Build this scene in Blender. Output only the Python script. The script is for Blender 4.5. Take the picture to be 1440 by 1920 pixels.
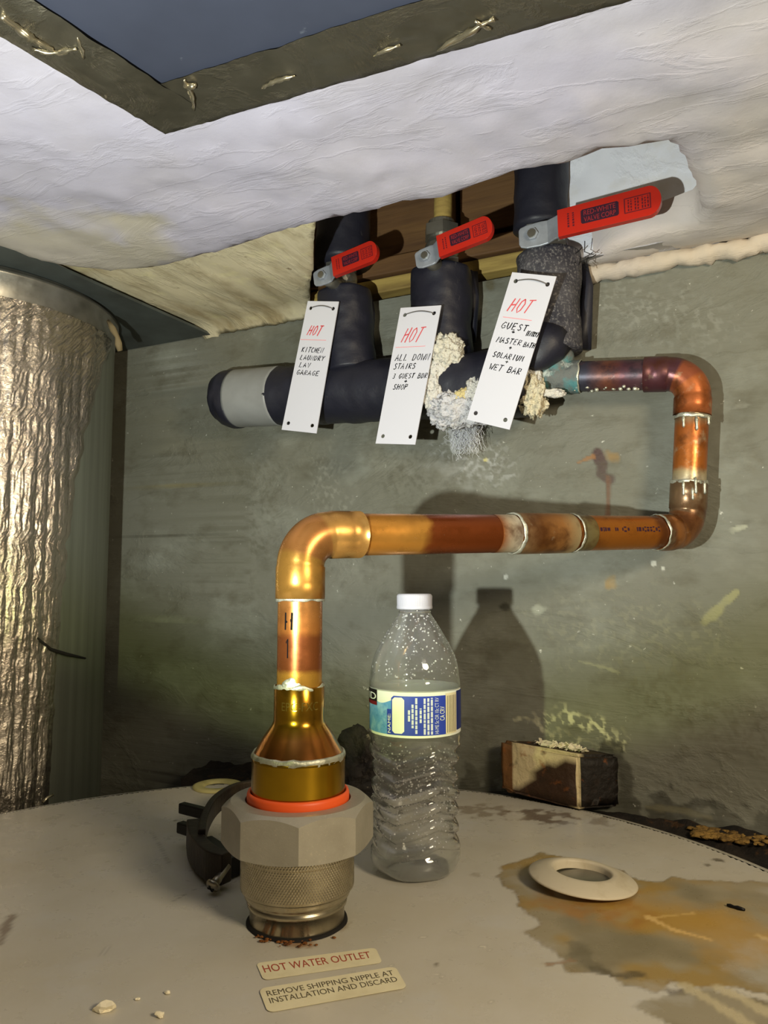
import bpy, bmesh, math, random
import numpy as np
from mathutils import Vector, noise
from mathutils.geometry import delaunay_2d_cdt, tessellate_polygon
random.seed(7)
rng = np.random.default_rng(7)
for o in list(bpy.data.objects): bpy.data.objects.remove(o)
scene = bpy.context.scene
COL = scene.collection

# ------------------------------------------------------------ camera, world, lamps, exposure
F = 1440.0                                   # focal length in pixels of the 1440 x 1920 frame
PITCH = math.atan(130 / 1440.0)
H = 0.204                                    # lens height above the heater top (z = 0)
cam = bpy.data.cameras.new('camera')
cam.sensor_fit = 'VERTICAL'; cam.sensor_height = 24.0; cam.lens = 24.0 * F / 1920.0
cam.clip_start = 0.01
camo = bpy.data.objects.new('camera', cam); COL.objects.link(camo)
camo.location = (0, 0, H); camo.rotation_euler = (math.pi / 2 + PITCH, 0, 0)
scene.camera = camo

world = bpy.data.worlds.new('world'); scene.world = world; world.use_nodes = True
bg = world.node_tree.nodes['Background']
bg.inputs[0].default_value = (1.0, 0.80, 0.52, 1); bg.inputs[1].default_value = 0.10

def lamp(name, kind, loc, energy, color, radius, aim=None, size=None, blend=0.3):
    l = bpy.data.lights.new(name, kind); l.energy = energy; l.color = color
    l.shadow_soft_size = radius
    o = bpy.data.objects.new(name, l); COL.objects.link(o); o.location = loc
    if kind == 'SPOT':
        l.spot_size = math.radians(size); l.spot_blend = blend
        o.rotation_euler = (Vector(aim) - Vector(loc)).to_track_quat('-Z', 'Y').to_euler()
    return o
TORCH = (-0.161, 0.131, H - 0.014)            # hand torch held left of the lens, aimed up
TAIM = (TORCH[0] + 0.213, TORCH[1] + 0.775, TORCH[2] + 0.594)
lamp('torch_beam', 'SPOT', TORCH, 13.6, (0.85, 0.84, 1.0), 0.005, TAIM, 95, 0.30)
lamp('torch_fringe', 'SPOT', TORCH, 6.0, (0.84, 1.0, 0.36), 0.005, TAIM, 104, 0.14)
lamp('bulb', 'POINT', (0.42, -0.12, 0.45), 22, (1.0, 0.83, 0.57), 0.09)

vs = scene.view_settings
vs.view_transform = 'Standard'; vs.look = 'None'; vs.exposure = 0.0; vs.gamma = 1.0
vs.use_curve_mapping = False

# ------------------------------------------------------------ pixel rays -> places
CP, SP = math.cos(PITCH), math.sin(PITCH)
FWD = Vector((0, CP, SP))
CAM = Vector((0, 0, H))
def ray(u, v):
    x = (u - 720) / F; y = (960 - v) / F
    return Vector((x, CP - y * SP, SP + y * CP))
def onz(u, v, z):
    r = ray(u, v); return CAM + r * ((z - H) / r.z)
def aty(u, v, Y):
    r = ray(u, v); return CAM + r * (Y / r.y)
def proj(p):
    d = Vector(p) - CAM; f = d.dot(FWD)
    return 720 + F * d.x / f, 960 - F * d.dot(Vector((0, -SP, CP))) / f
def px(n, p):                                # n pixels at point p, in metres
    return n * (Vector(p) - CAM).dot(FWD) / F
ANG = math.radians(26.565)
T = Vector((math.cos(ANG), -math.sin(ANG), 0))      # along the wall, to the right
N = Vector((math.sin(ANG), math.cos(ANG), 0))       # into the wall
WC = 0.742
UP = Vector((0, 0, 1))
CZ = 0.512                                   # ceiling underside
def W(s, d, z): return N * (WC - d) + T * s + UP * z
def onW(u, v, d):
    r = ray(u, v); return CAM + r * ((WC - d - N.dot(CAM)) / N.dot(r))
def wco(p): return p.dot(T), WC - p.dot(N), p.z
def along(A, B, u=None, v=None):
    lo, hi = -0.5, 1.5
    g = lambda t: proj(A.lerp(B, t))[0 if v is None else 1] - (u if v is None else v)
    sgn = 1 if g(hi) > g(lo) else -1
    for _ in range(50):
        m = (lo + hi) / 2
        if g(m) * sgn > 0: hi = m
        else: lo = m
    return lo

# ------------------------------------------------------------ materials
def S(r, g, b, a=1.0):
    f = lambda c: (c / 12.92 if c <= 0.04045 else ((c + 0.055) / 1.055) ** 2.4)
    return (f(r / 255), f(g / 255), f(b / 255), a)
MATS = {}
def mat(name, base, rough=0.6, metal=0.0, attr=False, var=(), bump=(), rot=0.0, spec=0.5, trans=0.0, ior=1.45,
        rvar=0.0, coat=0.0):
    """var: (colour, scale xyz, lo, hi, strength) noise layers; bump: (scale xyz, strength, distance, kind)"""
    m = bpy.data.materials.new(name); m.use_nodes = True
    nt = m.node_tree; nd = nt.nodes; lk = nt.links
    b = nd['Principled BSDF']
    tc = nd.new('ShaderNodeTexCoord')
    mp = nd.new('ShaderNodeMapping'); mp.inputs['Rotation'].default_value = (0, 0, rot)
    lk.new(tc.outputs['Object'], mp.inputs[0])
    def tex(scale, detail=6, rough_=0.6, dist=0.0):
        m2 = nd.new('ShaderNodeMapping'); m2.inputs['Scale'].default_value = scale
        lk.new(mp.outputs[0], m2.inputs[0])
        n = nd.new('ShaderNodeTexNoise'); n.inputs['Scale'].default_value = 1.0
        n.inputs['Detail'].default_value = detail; n.inputs['Roughness'].default_value = rough_
        n.inputs['Distortion'].default_value = dist
        lk.new(m2.outputs[0], n.inputs['Vector']); return n.outputs['Fac']
    def rmp(src, lo, hi, a=0.0, bb=1.0):
        r = nd.new('ShaderNodeMapRange'); r.inputs[1].default_value = lo; r.inputs[2].default_value = hi
        r.inputs[3].default_value = a; r.inputs[4].default_value = bb
        lk.new(src, r.inputs[0]); return r.outputs[0]
    def mix(fac, A, B):
        x = nd.new('ShaderNodeMix'); x.data_type = 'RGBA'
        lk.new(fac, x.inputs[0])
        for s, q in ((6, A), (7, B)):
            if isinstance(q, tuple): x.inputs[s].default_value = q
            else: lk.new(q, x.inputs[s])
        return x.outputs[2]
    c = tuple(base)
    if attr:
        at = nd.new('ShaderNodeAttribute'); at.attribute_name = 'Col'
        c = mix(at.outputs['Alpha'], c, at.outputs['Color'])
    for (colr, sc, lo, hi, st) in var:
        c = mix(rmp(tex(sc), lo, hi, 0, st), c, tuple(colr))
    if isinstance(c, tuple): b.inputs['Base Color'].default_value = c
    else: lk.new(c, b.inputs['Base Color'])
    b.inputs['Roughness'].default_value = rough
    if rvar: lk.new(rmp(tex((60, 60, 60)), 0.3, 0.7, max(0.03, rough - rvar), rough + rvar), b.inputs['Roughness'])
    b.inputs['Metallic'].default_value = metal
    b.inputs['Specular IOR Level'].default_value = spec
    b.inputs['IOR'].default_value = ior
    b.inputs['Transmission Weight'].default_value = trans
    b.inputs['Coat Weight'].default_value = coat
    prev = None
    for (sc, st, dist, kind) in bump:
        h = tex(sc, 8, 0.6, 0.6 if kind == 'ridge' else 0.0)
        if kind == 'ridge':
            a1 = nd.new('ShaderNodeMath'); a1.operation = 'SUBTRACT'; a1.inputs[1].default_value = 0.5; lk.new(h, a1.inputs[0])
            a2 = nd.new('ShaderNodeMath'); a2.operation = 'ABSOLUTE'; lk.new(a1.outputs[0], a2.inputs[0])
            h = rmp(a2.outputs[0], 0.0, 0.035, 1.0, 0.0)
        bp = nd.new('ShaderNodeBump'); bp.inputs['Strength'].default_value = st; bp.inputs['Distance'].default_value = dist
        lk.new(h, bp.inputs['Height'])
        if prev: lk.new(prev, bp.inputs['Normal'])
        prev = bp.outputs[0]
    if prev: lk.new(prev, b.inputs['Normal'])
    MATS[name] = m; return m
def k(s): return (s, s, s)

mat('concrete', S(114, 114, 104), 0.7, attr=True, rot=ANG,
    var=((S(98, 98, 84), k(5), 0.35, 0.7, 0.8), (S(148, 152, 142), (9, 9, 14), 0.52, 0.75, 0.55), (S(80, 76, 60), (22, 22, 40), 0.52, 0.72, 0.6),
         (S(205, 205, 195), k(150), 0.67, 0.73, 0.7)),
    bump=(((14, 14, 260), 0.35, 0.0016, ''), (k(120), 0.30, 0.001, ''), ((5, 5, 11), 0.30, 0.002, 'ridge')))
mat('white_plaster', S(176, 172, 188), 0.75, attr=True, rot=ANG, var=((S(168, 162, 164), k(7), 0.45, 0.75, 0.6), (S(160, 150, 138), k(90), 0.70, 0.78, 0.5)),
    bump=(((6, 20, 20), 0.22, 0.0018, 'ridge'), (k(16), 0.25, 0.004, ''), (k(180), 0.18, 0.0006, '')))
mat('cream_plaster', S(212, 200, 168), 0.8, rot=ANG, var=((S(152, 134, 98), (26, 9, 9), 0.45, 0.66, 0.85), (S(236, 226, 170), k(26), 0.55, 0.75, 0.6), (S(110, 86, 60), k(60), 0.68, 0.76, 0.9)),
    bump=(((50, 12, 12), 0.35, 0.003, ''), ((22, 5, 5), 0.35, 0.002, 'ridge')))
mat('patch_plaster', S(206, 210, 222), 0.7, rot=ANG, var=((S(190, 186, 176), k(18), 0.5, 0.75, 0.7), (S(120, 110, 90), k(140), 0.72, 0.78, 0.7)),
    bump=((k(30), 0.35, 0.002, ''), ((12, 12, 12), 0.3, 0.0015, 'ridge')))
mat('wood', S(98, 70, 40), 0.75, rot=ANG, var=((S(70, 46, 26), (8, 30, 90), 0.4, 0.7, 0.85), (S(124, 92, 50), (5, 20, 60), 0.55, 0.75, 0.6), (S(30, 22, 16), k(14), 0.62, 0.72, 0.9)),
    bump=(((6, 60, 120), 0.4, 0.002, ''),))
mat('pale_wood', S(170, 146, 80), 0.75, rot=ANG, var=((S(104, 82, 44), (9, 40, 80), 0.4, 0.7, 0.8),), bump=(((9, 60, 120), 0.4, 0.002, ''),))
mat('dark_cavity', S(46, 34, 26), 0.9)
mat('duct_sheet', S(66, 71, 88), 0.55, 0.35, var=((S(54, 58, 72), k(6), 0.4, 0.7, 0.7), (S(150, 158, 170), k(38), 0.68, 0.76, 0.5)), bump=((k(5), 0.2, 0.004, ''),))
mat('foil_tape', S(108, 104, 92), 0.40, 0.8, attr=True, var=((S(84, 78, 64), k(9), 0.4, 0.7, 0.7),), bump=(((14, 14, 14), 0.35, 0.002, 'ridge'), (k(30), 0.3, 0.003, '')), rvar=0.1)
mat('plate_metal', S(84, 90, 88), 0.6, 0.3, var=((S(60, 62, 58), k(14), 0.4, 0.7, 0.8),), bump=((k(30), 0.2, 0.002, ''),))
mat('galvanised', S(150, 148, 140), 0.38, 0.85, var=((S(110, 106, 96), k(22), 0.4, 0.7, 0.8),), bump=((k(40), 0.15, 0.001, ''),), rvar=0.1)
mat('bubble_foil', S(186, 178, 166), 0.19, 0.95, attr=True, var=((S(120, 112, 98), k(30), 0.5, 0.75, 0.5),), bump=((k(70), 0.7, 0.003, ''), (k(190), 0.5, 0.001, '')), rvar=0.1)
mat('heater_paint', S(202, 197, 184), 0.33, attr=True, var=((S(186, 176, 152), k(7), 0.4, 0.7, 0.6), (S(202, 203, 202), k(16), 0.55, 0.75, 0.5), (S(142, 130, 108), k(150), 0.70, 0.78, 0.35)),
    bump=((k(14), 0.12, 0.002, ''), (k(300), 0.12, 0.0004, '')), rvar=0.12)
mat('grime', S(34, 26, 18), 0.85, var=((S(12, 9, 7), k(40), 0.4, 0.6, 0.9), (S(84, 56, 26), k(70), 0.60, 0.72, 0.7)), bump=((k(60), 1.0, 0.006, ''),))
mat('ochre_crust', S(150, 118, 58), 0.8, var=((S(80, 58, 28), k(120), 0.45, 0.65, 0.8),), bump=((k(200), 0.8, 0.003, ''),))
mat('floor_concrete', S(70, 64, 56), 0.85, var=((S(48, 44, 38), k(5), 0.4, 0.7, 0.8),))
mat('copper', S(176, 108, 56), 0.30, 0.72, attr=True, var=((S(92, 52, 24), (30, 30, 44), 0.50, 0.74, 0.55), (S(196, 186, 168), k(130), 0.70, 0.78, 0.35)), bump=((k(120), 0.10, 0.0005, ''),), rvar=0.10)
mat('oxide_copper', S(122, 72, 44), 0.42, 0.45, attr=True, var=((S(40, 34, 44), k(46), 0.50, 0.66, 0.85), (S(120, 58, 50), k(60), 0.55, 0.72, 0.5), (S(190, 188, 178), k(150), 0.66, 0.76, 0.55)), bump=((k(120), 0.3, 0.001, ''),))
mat('worn_copper', S(160, 96, 42), 0.36, 0.55, attr=True, var=((S(84, 48, 22), k(48), 0.47, 0.66, 0.8), (S(186, 172, 140), k(70), 0.60, 0.74, 0.5)), bump=((k(150), 0.25, 0.0008, ''),), rvar=0.1)
mat('verdigris', S(96, 100, 98), 0.7, 0.0, var=((S(66, 128, 132), k(55), 0.48, 0.62, 0.8), (S(34, 44, 56), k(60), 0.52, 0.66, 0.9), (S(196, 206, 200), k(90), 0.58, 0.70, 0.8), (S(120, 92, 62), k(40), 0.58, 0.7, 0.5)), bump=((k(150), 0.7, 0.002, ''),))
mat('brass', S(170, 134, 34), 0.20, 0.95, attr=True, var=((S(120, 92, 22), k(18), 0.4, 0.7, 0.6),), rvar=0.06)
mat('solder', S(196, 196, 180), 0.35, 0.6, var=((S(120, 124, 112), k(140), 0.45, 0.65, 0.8),), bump=((k(260), 0.6, 0.0012, ''),))
mat('nut_zinc', S(172, 167, 152), 0.46, 0.40, var=((S(146, 140, 124), k(40), 0.4, 0.7, 0.6), (S(206, 196, 168), k(700), 0.60, 0.72, 0.5)), bump=((k(900), 0.30, 0.0005, ''),), rvar=0.08)
mat('bright_zinc', S(190, 180, 154), 0.26, 0.9, var=((S(130, 122, 104), k(50), 0.4, 0.7, 0.6),), rvar=0.08)
mat('orange_plastic', S(244, 96, 40), 0.45)
mat('black_gap', S(18, 14, 10), 0.8)
mat('rust', S(140, 84, 30), 0.9, var=((S(70, 40, 16), k(200), 0.45, 0.65, 0.9),), bump=((k(300), 0.9, 0.002, ''),))
mat('dusty_insulation', S(34, 34, 44), 0.7, attr=True, var=((S(78, 76, 80), k(26), 0.42, 0.68, 0.8), (S(150, 147, 146), k(420), 0.52, 0.70, 0.55)), bump=((k(40), 0.35, 0.002, ''),))
mat('insulation', S(27, 28, 40), 0.5, attr=True, var=((S(38, 38, 46), k(18), 0.5, 0.75, 0.6), (S(112, 108, 104), (90, 90, 40), 0.69, 0.80, 0.5)), bump=((k(40), 0.35, 0.002, ''), (k(300), 0.3, 0.0006, '')))
mat('grey_tape', S(136, 138, 138), 0.42, 0.0, var=((S(112, 112, 110), k(20), 0.4, 0.7, 0.6),), bump=((k(25), 0.15, 0.001, ''),))
mat('crust', S(232, 228, 220), 0.9, attr=True, var=((S(226, 212, 172), k(50), 0.56, 0.72, 0.4), (S(70, 68, 74), k(230), 0.57, 0.66, 0.6)), bump=((k(420), 1.0, 0.004, ''),))
mat('fibre', S(214, 216, 222), 0.9)
mat('lever_steel', S(152, 158, 168), 0.45, 0.4, var=((S(118, 122, 130), k(60), 0.4, 0.7, 0.7),), bump=((k(120), 0.25, 0.0006, ''),))
mat('red_vinyl', S(170, 34, 22), 0.33, coat=0.2)
mat('grip_ink', S(44, 14, 34), 0.5)
mat('grip_letter', S(140, 34, 40), 0.5)
mat('grip_red_ink', S(84, 12, 26), 0.5)
mat('tag_plastic', S(198, 198, 208), 0.5, var=((S(206, 200, 190), k(30), 0.6, 0.75, 0.6),))
mat('red_ink', S(200, 74, 80), 0.6)
mat('pale_red_ink', S(222, 140, 146), 0.6)
mat('black_ink', S(16, 16, 18), 0.9, spec=0.05)
mat('wire', S(110, 106, 104), 0.5, 0.5)
mat('pet', (0.94, 0.95, 0.94, 1), 0.04, trans=0.955, ior=1.48)
mat('water', (1, 1, 1, 1), 0.05, trans=0.45, ior=1.4)
mat('cap_plastic', S(182, 182, 192), 0.35, trans=0.12, ior=1.4)
mat('label_white', S(232, 236, 226), 0.45)
mat('label_blue', S(44, 66, 178), 0.45)
mat('label_navy', S(26, 40, 112), 0.45)
mat('label_sky', S(92, 152, 214), 0.45, var=((S(150, 196, 232), k(140), 0.45, 0.65, 0.8), (S(54, 108, 180), k(220), 0.60, 0.7, 0.7)))
mat('label_black', S(20, 18, 20), 0.45)
mat('label_red', S(112, 22, 30), 0.45)
mat('label_print', S(206, 212, 236), 0.45)
mat('label_cream', S(226, 216, 186), 0.45)
mat('label_line', S(96, 88, 70), 0.45)
mat('sticker', S(236, 226, 188), 0.5, var=((S(216, 204, 164), k(60), 0.45, 0.7, 0.6), (S(224, 218, 196), k(150), 0.6, 0.72, 0.6)))
mat('sticker_red', S(176, 74, 56), 0.6)
mat('sticker_ink', S(96, 88, 66), 0.6)
mat('escutcheon_paint', S(206, 196, 172), 0.5, var=((S(176, 160, 128), k(60), 0.55, 0.75, 0.6),), bump=((k(200), 0.15, 0.0005, ''),))
mat('rusty_block', S(132, 96, 56), 0.6, 0.1, attr=True, var=((S(40, 28, 18), k(60), 0.55, 0.68, 0.7), (S(150, 84, 26), k(90), 0.60, 0.7, 0.5)), bump=((k(80), 0.6, 0.004, ''),))
mat('black_rock', S(40, 34, 28), 0.7, var=((S(14, 12, 10), k(50), 0.4, 0.6, 0.9), (S(180, 168, 146), k(120), 0.64, 0.72, 0.7)), bump=((k(70), 1.0, 0.006, ''),))
mat('flake', S(222, 212, 190), 0.8)
mat('cast_iron', S(46, 38, 32), 0.5, 0.5, var=((S(84, 72, 54), k(60), 0.5, 0.75, 0.6),), bump=((k(200), 0.4, 0.001, ''),))
mat('dark_iron', S(14, 12, 11), 0.45, 0.3)
mat('screw_steel', S(160, 152, 134), 0.3, 0.9)
mat('yellow_plastic', S(198, 188, 124), 0.6, var=((S(150, 138, 80), k(60), 0.5, 0.7, 0.7),))
mat('torn', S(112, 98, 70), 0.8)
mat('dull_duct', S(120, 124, 112), 0.55, 0.55, var=((S(96, 98, 88), (60, 60, 1.5), 0.4, 0.65, 0.7),), bump=(((160, 160, 3), 0.25, 0.0008, ''),))
mat('crumb', S(240, 230, 200), 0.8)

# ------------------------------------------------------------ object helpers
def tag(o, label=None, cat=None, group=None, kind=None):
    if label: o['label'] = label
    if cat: o['category'] = cat
    if group: o['group'] = group
    if kind: o['kind'] = kind
    return o
def thing(name, loc, label, cat, group=None):
    o = bpy.data.objects.new(name, None); COL.objects.link(o); o.location = loc
    o.empty_display_size = 0.02
    return tag(o, label, cat, group)
def root_loc(o):
    v = Vector((0, 0, 0))
    while o: v += Vector(o.location); o = o.parent
    return v
def mesh(name, V, Fc, m, parent=None, smooth=True, col=None, origin=None):
    """V in world metres. A child keeps its parent's origin."""
    V = np.asarray([tuple(q) for q in V], dtype=float)
    if parent is not None: org = np.array(root_loc(parent))
    elif origin is not None: org = np.array(origin)
    else:
        org = np.array([(V[:, 0].min() + V[:, 0].max()) / 2, (V[:, 1].min() + V[:, 1].max()) / 2, V[:, 2].min()])
    me = bpy.data.meshes.new(name)
    me.from_pydata((V - org).tolist(), [], [tuple(int(i) for i in f) for f in Fc])
    if smooth: me.polygons.foreach_set('use_smooth', [True] * len(me.polygons))
    if col is not None:
        a = me.color_attributes.new('Col', 'FLOAT_COLOR', 'POINT')
        a.data.foreach_set('color', np.asarray(col, dtype=np.float32).ravel())
    me.materials.append(MATS[m] if isinstance(m, str) else m)
    me.update()
    o = bpy.data.objects.new(name, me); COL.objects.link(o)
    if parent is not None: o.parent = parent
    else: o.location = org
    return o
class MB:                                    # collects shapes into one mesh
    def __init__(s): s.V = []; s.F = []; s.C = []
    def add(s, V, Fc, C=None):
        n = len(s.V); s.V += [Vector(v) for v in V]; s.F += [tuple(i + n for i in f) for f in Fc]
        if C is not None: s.C += list(C)
        return s
    def build(s, name, m, parent=None, smooth=True, **kw):
        return mesh(name, s.V, s.F, m, parent, smooth, s.C if s.C else None, **kw)
def grid_faces(n, mm, wrap=False):
    f = []
    for i in range(n - 1):
        for j in range(mm if wrap else mm - 1):
            a = i * mm + j; b = i * mm + (j + 1) % mm
            f.append((a, b, b + mm, a + mm))
    return f
def frames(P):
    P = [Vector(p) for p in P]; n = len(P); Ts = []
    for i in range(n):
        d = (P[min(i + 1, n - 1)] - P[max(i - 1, 0)])
        Ts.append(d.normalized() if d.length > 1e-12 else Vector((0, 0, 1)))
    a = Vector((0, 0, 1)) if abs(Ts[0].z) < 0.9 else Vector((1, 0, 0))
    x = Ts[0].cross(a).normalized(); out = []
    for i in range(n):
        x = (x - Ts[i] * x.dot(Ts[i])).normalized(); out.append((P[i], Ts[i], x, Ts[i].cross(x)))
    return out
def sweep(P, R, seg=32, caps=True, jit=0.0, jsc=60, sx=1.0):
    if not isinstance(R, (list, tuple)): R = [R] * len(P)
    V = []
    for (p, t, x, y), r in zip(frames(P), R):
        for j in range(seg):
            a = 2 * math.pi * j / seg
            d = x * math.cos(a) * sx + y * math.sin(a)
            q = p + d * r
            if jit: q = q + d * (noise.fractal(q * jsc, 1.0, 2.0, 3) * jit)
            V.append(q)
    Fc = [tuple(reversed(f)) for f in grid_faces(len(P), seg, True)]
    if caps:
        n = len(P)
        Fc.append(tuple(range(seg))); Fc.append(tuple((n - 1) * seg + j for j in reversed(range(seg))))
    return V, Fc
def lathe(c, prof, seg=64, rfun=None):
    """prof (r, z) world z, around vertical axis through c. closed at r = 0 ends"""
    V = []
    for r, z in prof:
        for j in range(seg):
            a = 2 * math.pi * j / seg
            rr = rfun(r, z, a) if rfun else r
            V.append(Vector((c[0] + rr * math.cos(a), c[1] + rr * math.sin(a), z)))
    return V, grid_faces(len(prof), seg, True)
def lerp_line(A, B, n): return [A.lerp(B, i / (n - 1)) for i in range(n)]
def box(c, ax, ay, az, bev=0.0):
    c = Vector(c); V = []
    for sz in (-1, 1):
        for sx, sy in ((-1, -1), (1, -1), (1, 1), (-1, 1)): V.append(c + ax * sx + ay * sy + az * sz)
    return V, [(3, 2, 1, 0), (4, 5, 6, 7), (0, 1, 5, 4), (1, 2, 6, 5), (2, 3, 7, 6), (3, 0, 4, 7)]
def bevel(o, w, seg=2):
    m = o.modifiers.new('bevel', 'BEVEL'); m.width = w; m.segments = seg; m.limit_method = 'ANGLE'; return o
def slab(poly, holes, place, thick):
    """flat outline with holes -> solid; place(x, y, h) -> world"""
    loops = [poly] + holes
    flat = [p for l in loops for p in l]
    tris = tessellate_polygon([[Vector((x, y, 0)) for x, y in l] for l in loops])
    n = len(flat)
    V = [place(x, y, thick) for x, y in flat] + [place(x, y, 0) for x, y in flat]
    Fc = []
    for t in tris:
        (x0, y0), (x1, y1), (x2, y2) = (flat[i] for i in t)
        if (x1 - x0) * (y2 - y0) - (x2 - x0) * (y1 - y0) < 0: t = tuple(reversed(t))
        Fc.append(tuple(t)); Fc.append(tuple(i + n for i in reversed(t)))
    b = 0
    for l in loops:
        m_ = len(l)
        for i in range(m_):
            a, c = b + i, b + (i + 1) % m_
            Fc.append((a, a + n, c + n, c))
        b += m_
    return V, Fc
def circle(cx, cy, r, n=16): return [(cx + r * math.cos(2 * math.pi * i / n), cy + r * math.sin(2 * math.pi * i / n)) for i in range(n)]
def rrect(x0, y0, x1, y1, r, n=5):
    P = []
    for cx, cy, a0 in ((x1 - r, y1 - r, 0), (x0 + r, y1 - r, 90), (x0 + r, y0 + r, 180), (x1 - r, y0 + r, 270)):
        for i in range(n + 1):
            a = math.radians(a0 + 90 * i / n); P.append((cx + r * math.cos(a), cy + r * math.sin(a)))
    return P
def blob(c, r, sub=3, amp=0.3, sc=60, squash=(1, 1, 1), seed=0.0):
    bm = bmesh.new(); bmesh.ops.create_icosphere(bm, subdivisions=sub, radius=1.0)
    V = []
    for v in bm.verts:
        q = Vector(v.co)
        k_ = 1 + amp * noise.fractal(q * r * sc + Vector((seed, seed * 1.7, 0)), 0.7, 2.1, 5)
        V.append(Vector(c) + Vector((q.x * squash[0], q.y * squash[1], q.z * squash[2])) * (r * k_))
    Fc = [tuple(v.index for v in f.verts) for f in bm.faces]; bm.free()
    return V, Fc
def text2d(s, size=1.0):
    cu = bpy.data.curves.new('t', 'FONT'); cu.body = s; cu.size = size; cu.resolution_u = 3
    ob = bpy.data.objects.new('t', cu)
    me = bpy.data.meshes.new_from_object(ob)
    V = [(v.co.x, v.co.y) for v in me.vertices]; Fc = [tuple(p.vertices) for p in me.polygons]
    bpy.data.objects.remove(ob); bpy.data.curves.remove(cu); bpy.data.meshes.remove(me)
    return V, Fc
def fit_text(s, x0, y0, x1, y1):
    V, Fc = text2d(s); a = np.array(V); lo, hi = a.min(0), a.max(0)
    q = (a - lo) / (hi - lo) * [x1 - x0, y1 - y0] + [x0, y0]
    return [tuple(p) for p in q], Fc
def up_faces(V2, Fc):
    out = []
    for f in Fc:
        ar = sum(V2[f[i]][0] * V2[f[(i + 1) % len(f)]][1] - V2[f[(i + 1) % len(f)]][0] * V2[f[i]][1] for i in range(len(f)))
        out.append(f if ar > 0 else tuple(reversed(f)))
    return out
# single-stroke hand lettering
GL = {'A': [[(0, 0), (.45, 1), (.9, 0)], [(.15, .38), (.8, .42)]],
 'B': [[(.05, 0), (.1, 1), (.65, .95), (.75, .75), (.55, .55), (.1, .5)], [(.55, .55), (.85, .3), (.65, .02), (.05, 0)]],
 'C': [[(.85, .85), (.5, 1), (.12, .7), (.1, .3), (.45, 0), (.85, .15)]],
 'D': [[(.1, 0), (.1, 1), (.6, .9), (.85, .5), (.6, .08), (.1, 0)]],
 'E': [[(.8, 1), (.1, .97), (.08, 0), (.8, .03)], [(.1, .5), (.65, .53)]],
 'G': [[(.85, .85), (.5, 1), (.12, .7), (.1, .3), (.45, 0), (.85, .2), (.85, .45), (.5, .45)]],
 'H': [[(.1, 0), (.12, 1)], [(.8, 0), (.85, 1)], [(.1, .48), (.82, .55)]],
 'I': [[(.5, 0), (.5, 1)]],
 'K': [[(.1, 0), (.12, 1)], [(.8, 1), (.15, .5), (.85, 0)]],
 'L': [[(.15, 1), (.1, 0), (.8, .05)]],
 'M': [[(0, 0), (.12, 1), (.5, .35), (.88, 1), (1, 0)]],
 'N': [[(.08, 0), (.1, 1), (.8, 0), (.85, 1)]],
 'O': [[(.5, 1), (.15, .8), (.1, .3), (.45, 0), (.8, .2), (.85, .7), (.5, 1)]],
 'P': [[(.1, 0), (.12, 1), (.7, .95), (.75, .6), (.12, .48)]],
 'R': [[(.1, 0), (.12, 1), (.7, .95), (.75, .62), (.12, .5), (.85, 0)]],
 'S': [[(.8, .88), (.5, 1), (.18, .82), (.3, .58), (.7, .42), (.8, .18), (.45, 0), (.1, .12)]],
 'T': [[(0, .97), (.95, 1)], [(.48, 1), (.42, 0)]],
 'U': [[(.1, 1), (.12, .25), (.4, 0), (.75, .2), (.82, 1)]],
 'V': [[(.05, 1), (.4, 0), (.85, 1)]],
 'W': [[(0, 1), (.22, 0), (.5, .7), (.72, 0), (1, 1)]],
 'Y': [[(.05, 1), (.45, .5)], [(.9, 1), (.45, .5), (.35, 0)]],
 '3': [[(.15, .9), (.6, 1), (.7, .7), (.35, .52), (.75, .35), (.6, .03), (.1, .08)]],
 '+': [[(.5, .15), (.5, .85)], [(.15, .5), (.85, .5)]],
 '(': [[(.6, 1.1), (.3, .6), (.55, -.1)]], ')': [[(.3, 1.1), (.65, .6), (.35, -.1)]],
 '1': [[(.3, .78), (.55, 1), (.55, 0)]], ' ': []}
def ribbon(P, w):
    P = [Vector((x, y, 0)) for x, y in P]; V = []; Fc = []
    for i, p in enumerate(P):
        d = (P[min(i + 1, len(P) - 1)] - P[max(i - 1, 0)]).normalized(); q = Vector((-d.y, d.x, 0)) * w / 2
        V += [((p - q).x, (p - q).y), ((p + q).x, (p + q).y)]
    for i in range(len(P) - 1): Fc.append((2 * i, 2 * i + 2, 2 * i + 3, 2 * i + 1))
    return V, Fc
def hand(s, x0, y0, x1, h, w, slant=0.25, jit=0.04):
    """letters of height h from x0 to x1 on baseline y0, metres -> 2D mesh"""
    cw = (x1 - x0) / max(len(s), 1); V = []; Fc = []
    for i, ch in enumerate(s):
        for st in GL[ch]:
            P = []
            for (a, b) in st:
                a += random.uniform(-jit, jit); b += random.uniform(-jit, jit)
                P.append((x0 + i * cw + a * cw * 0.8 + slant * b * h, y0 + b * h))
            v, f = ribbon(P, w * random.uniform(.85, 1.2)); n = len(V)
            V += v; Fc += [tuple(q + n for q in g) for g in f]
    return V, Fc
def inpoly(X, Y, poly):
    r = np.zeros(X.shape, bool); n = len(poly)
    for i in range(n):
        x0, y0 = poly[i]; x1, y1 = poly[(i + 1) % n]
        c = ((y0 > Y) != (y1 > Y)) & (X < (x1 - x0) * (Y - y0) / ((y1 - y0) or 1e-12) + x0); r ^= c
    return r
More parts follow.
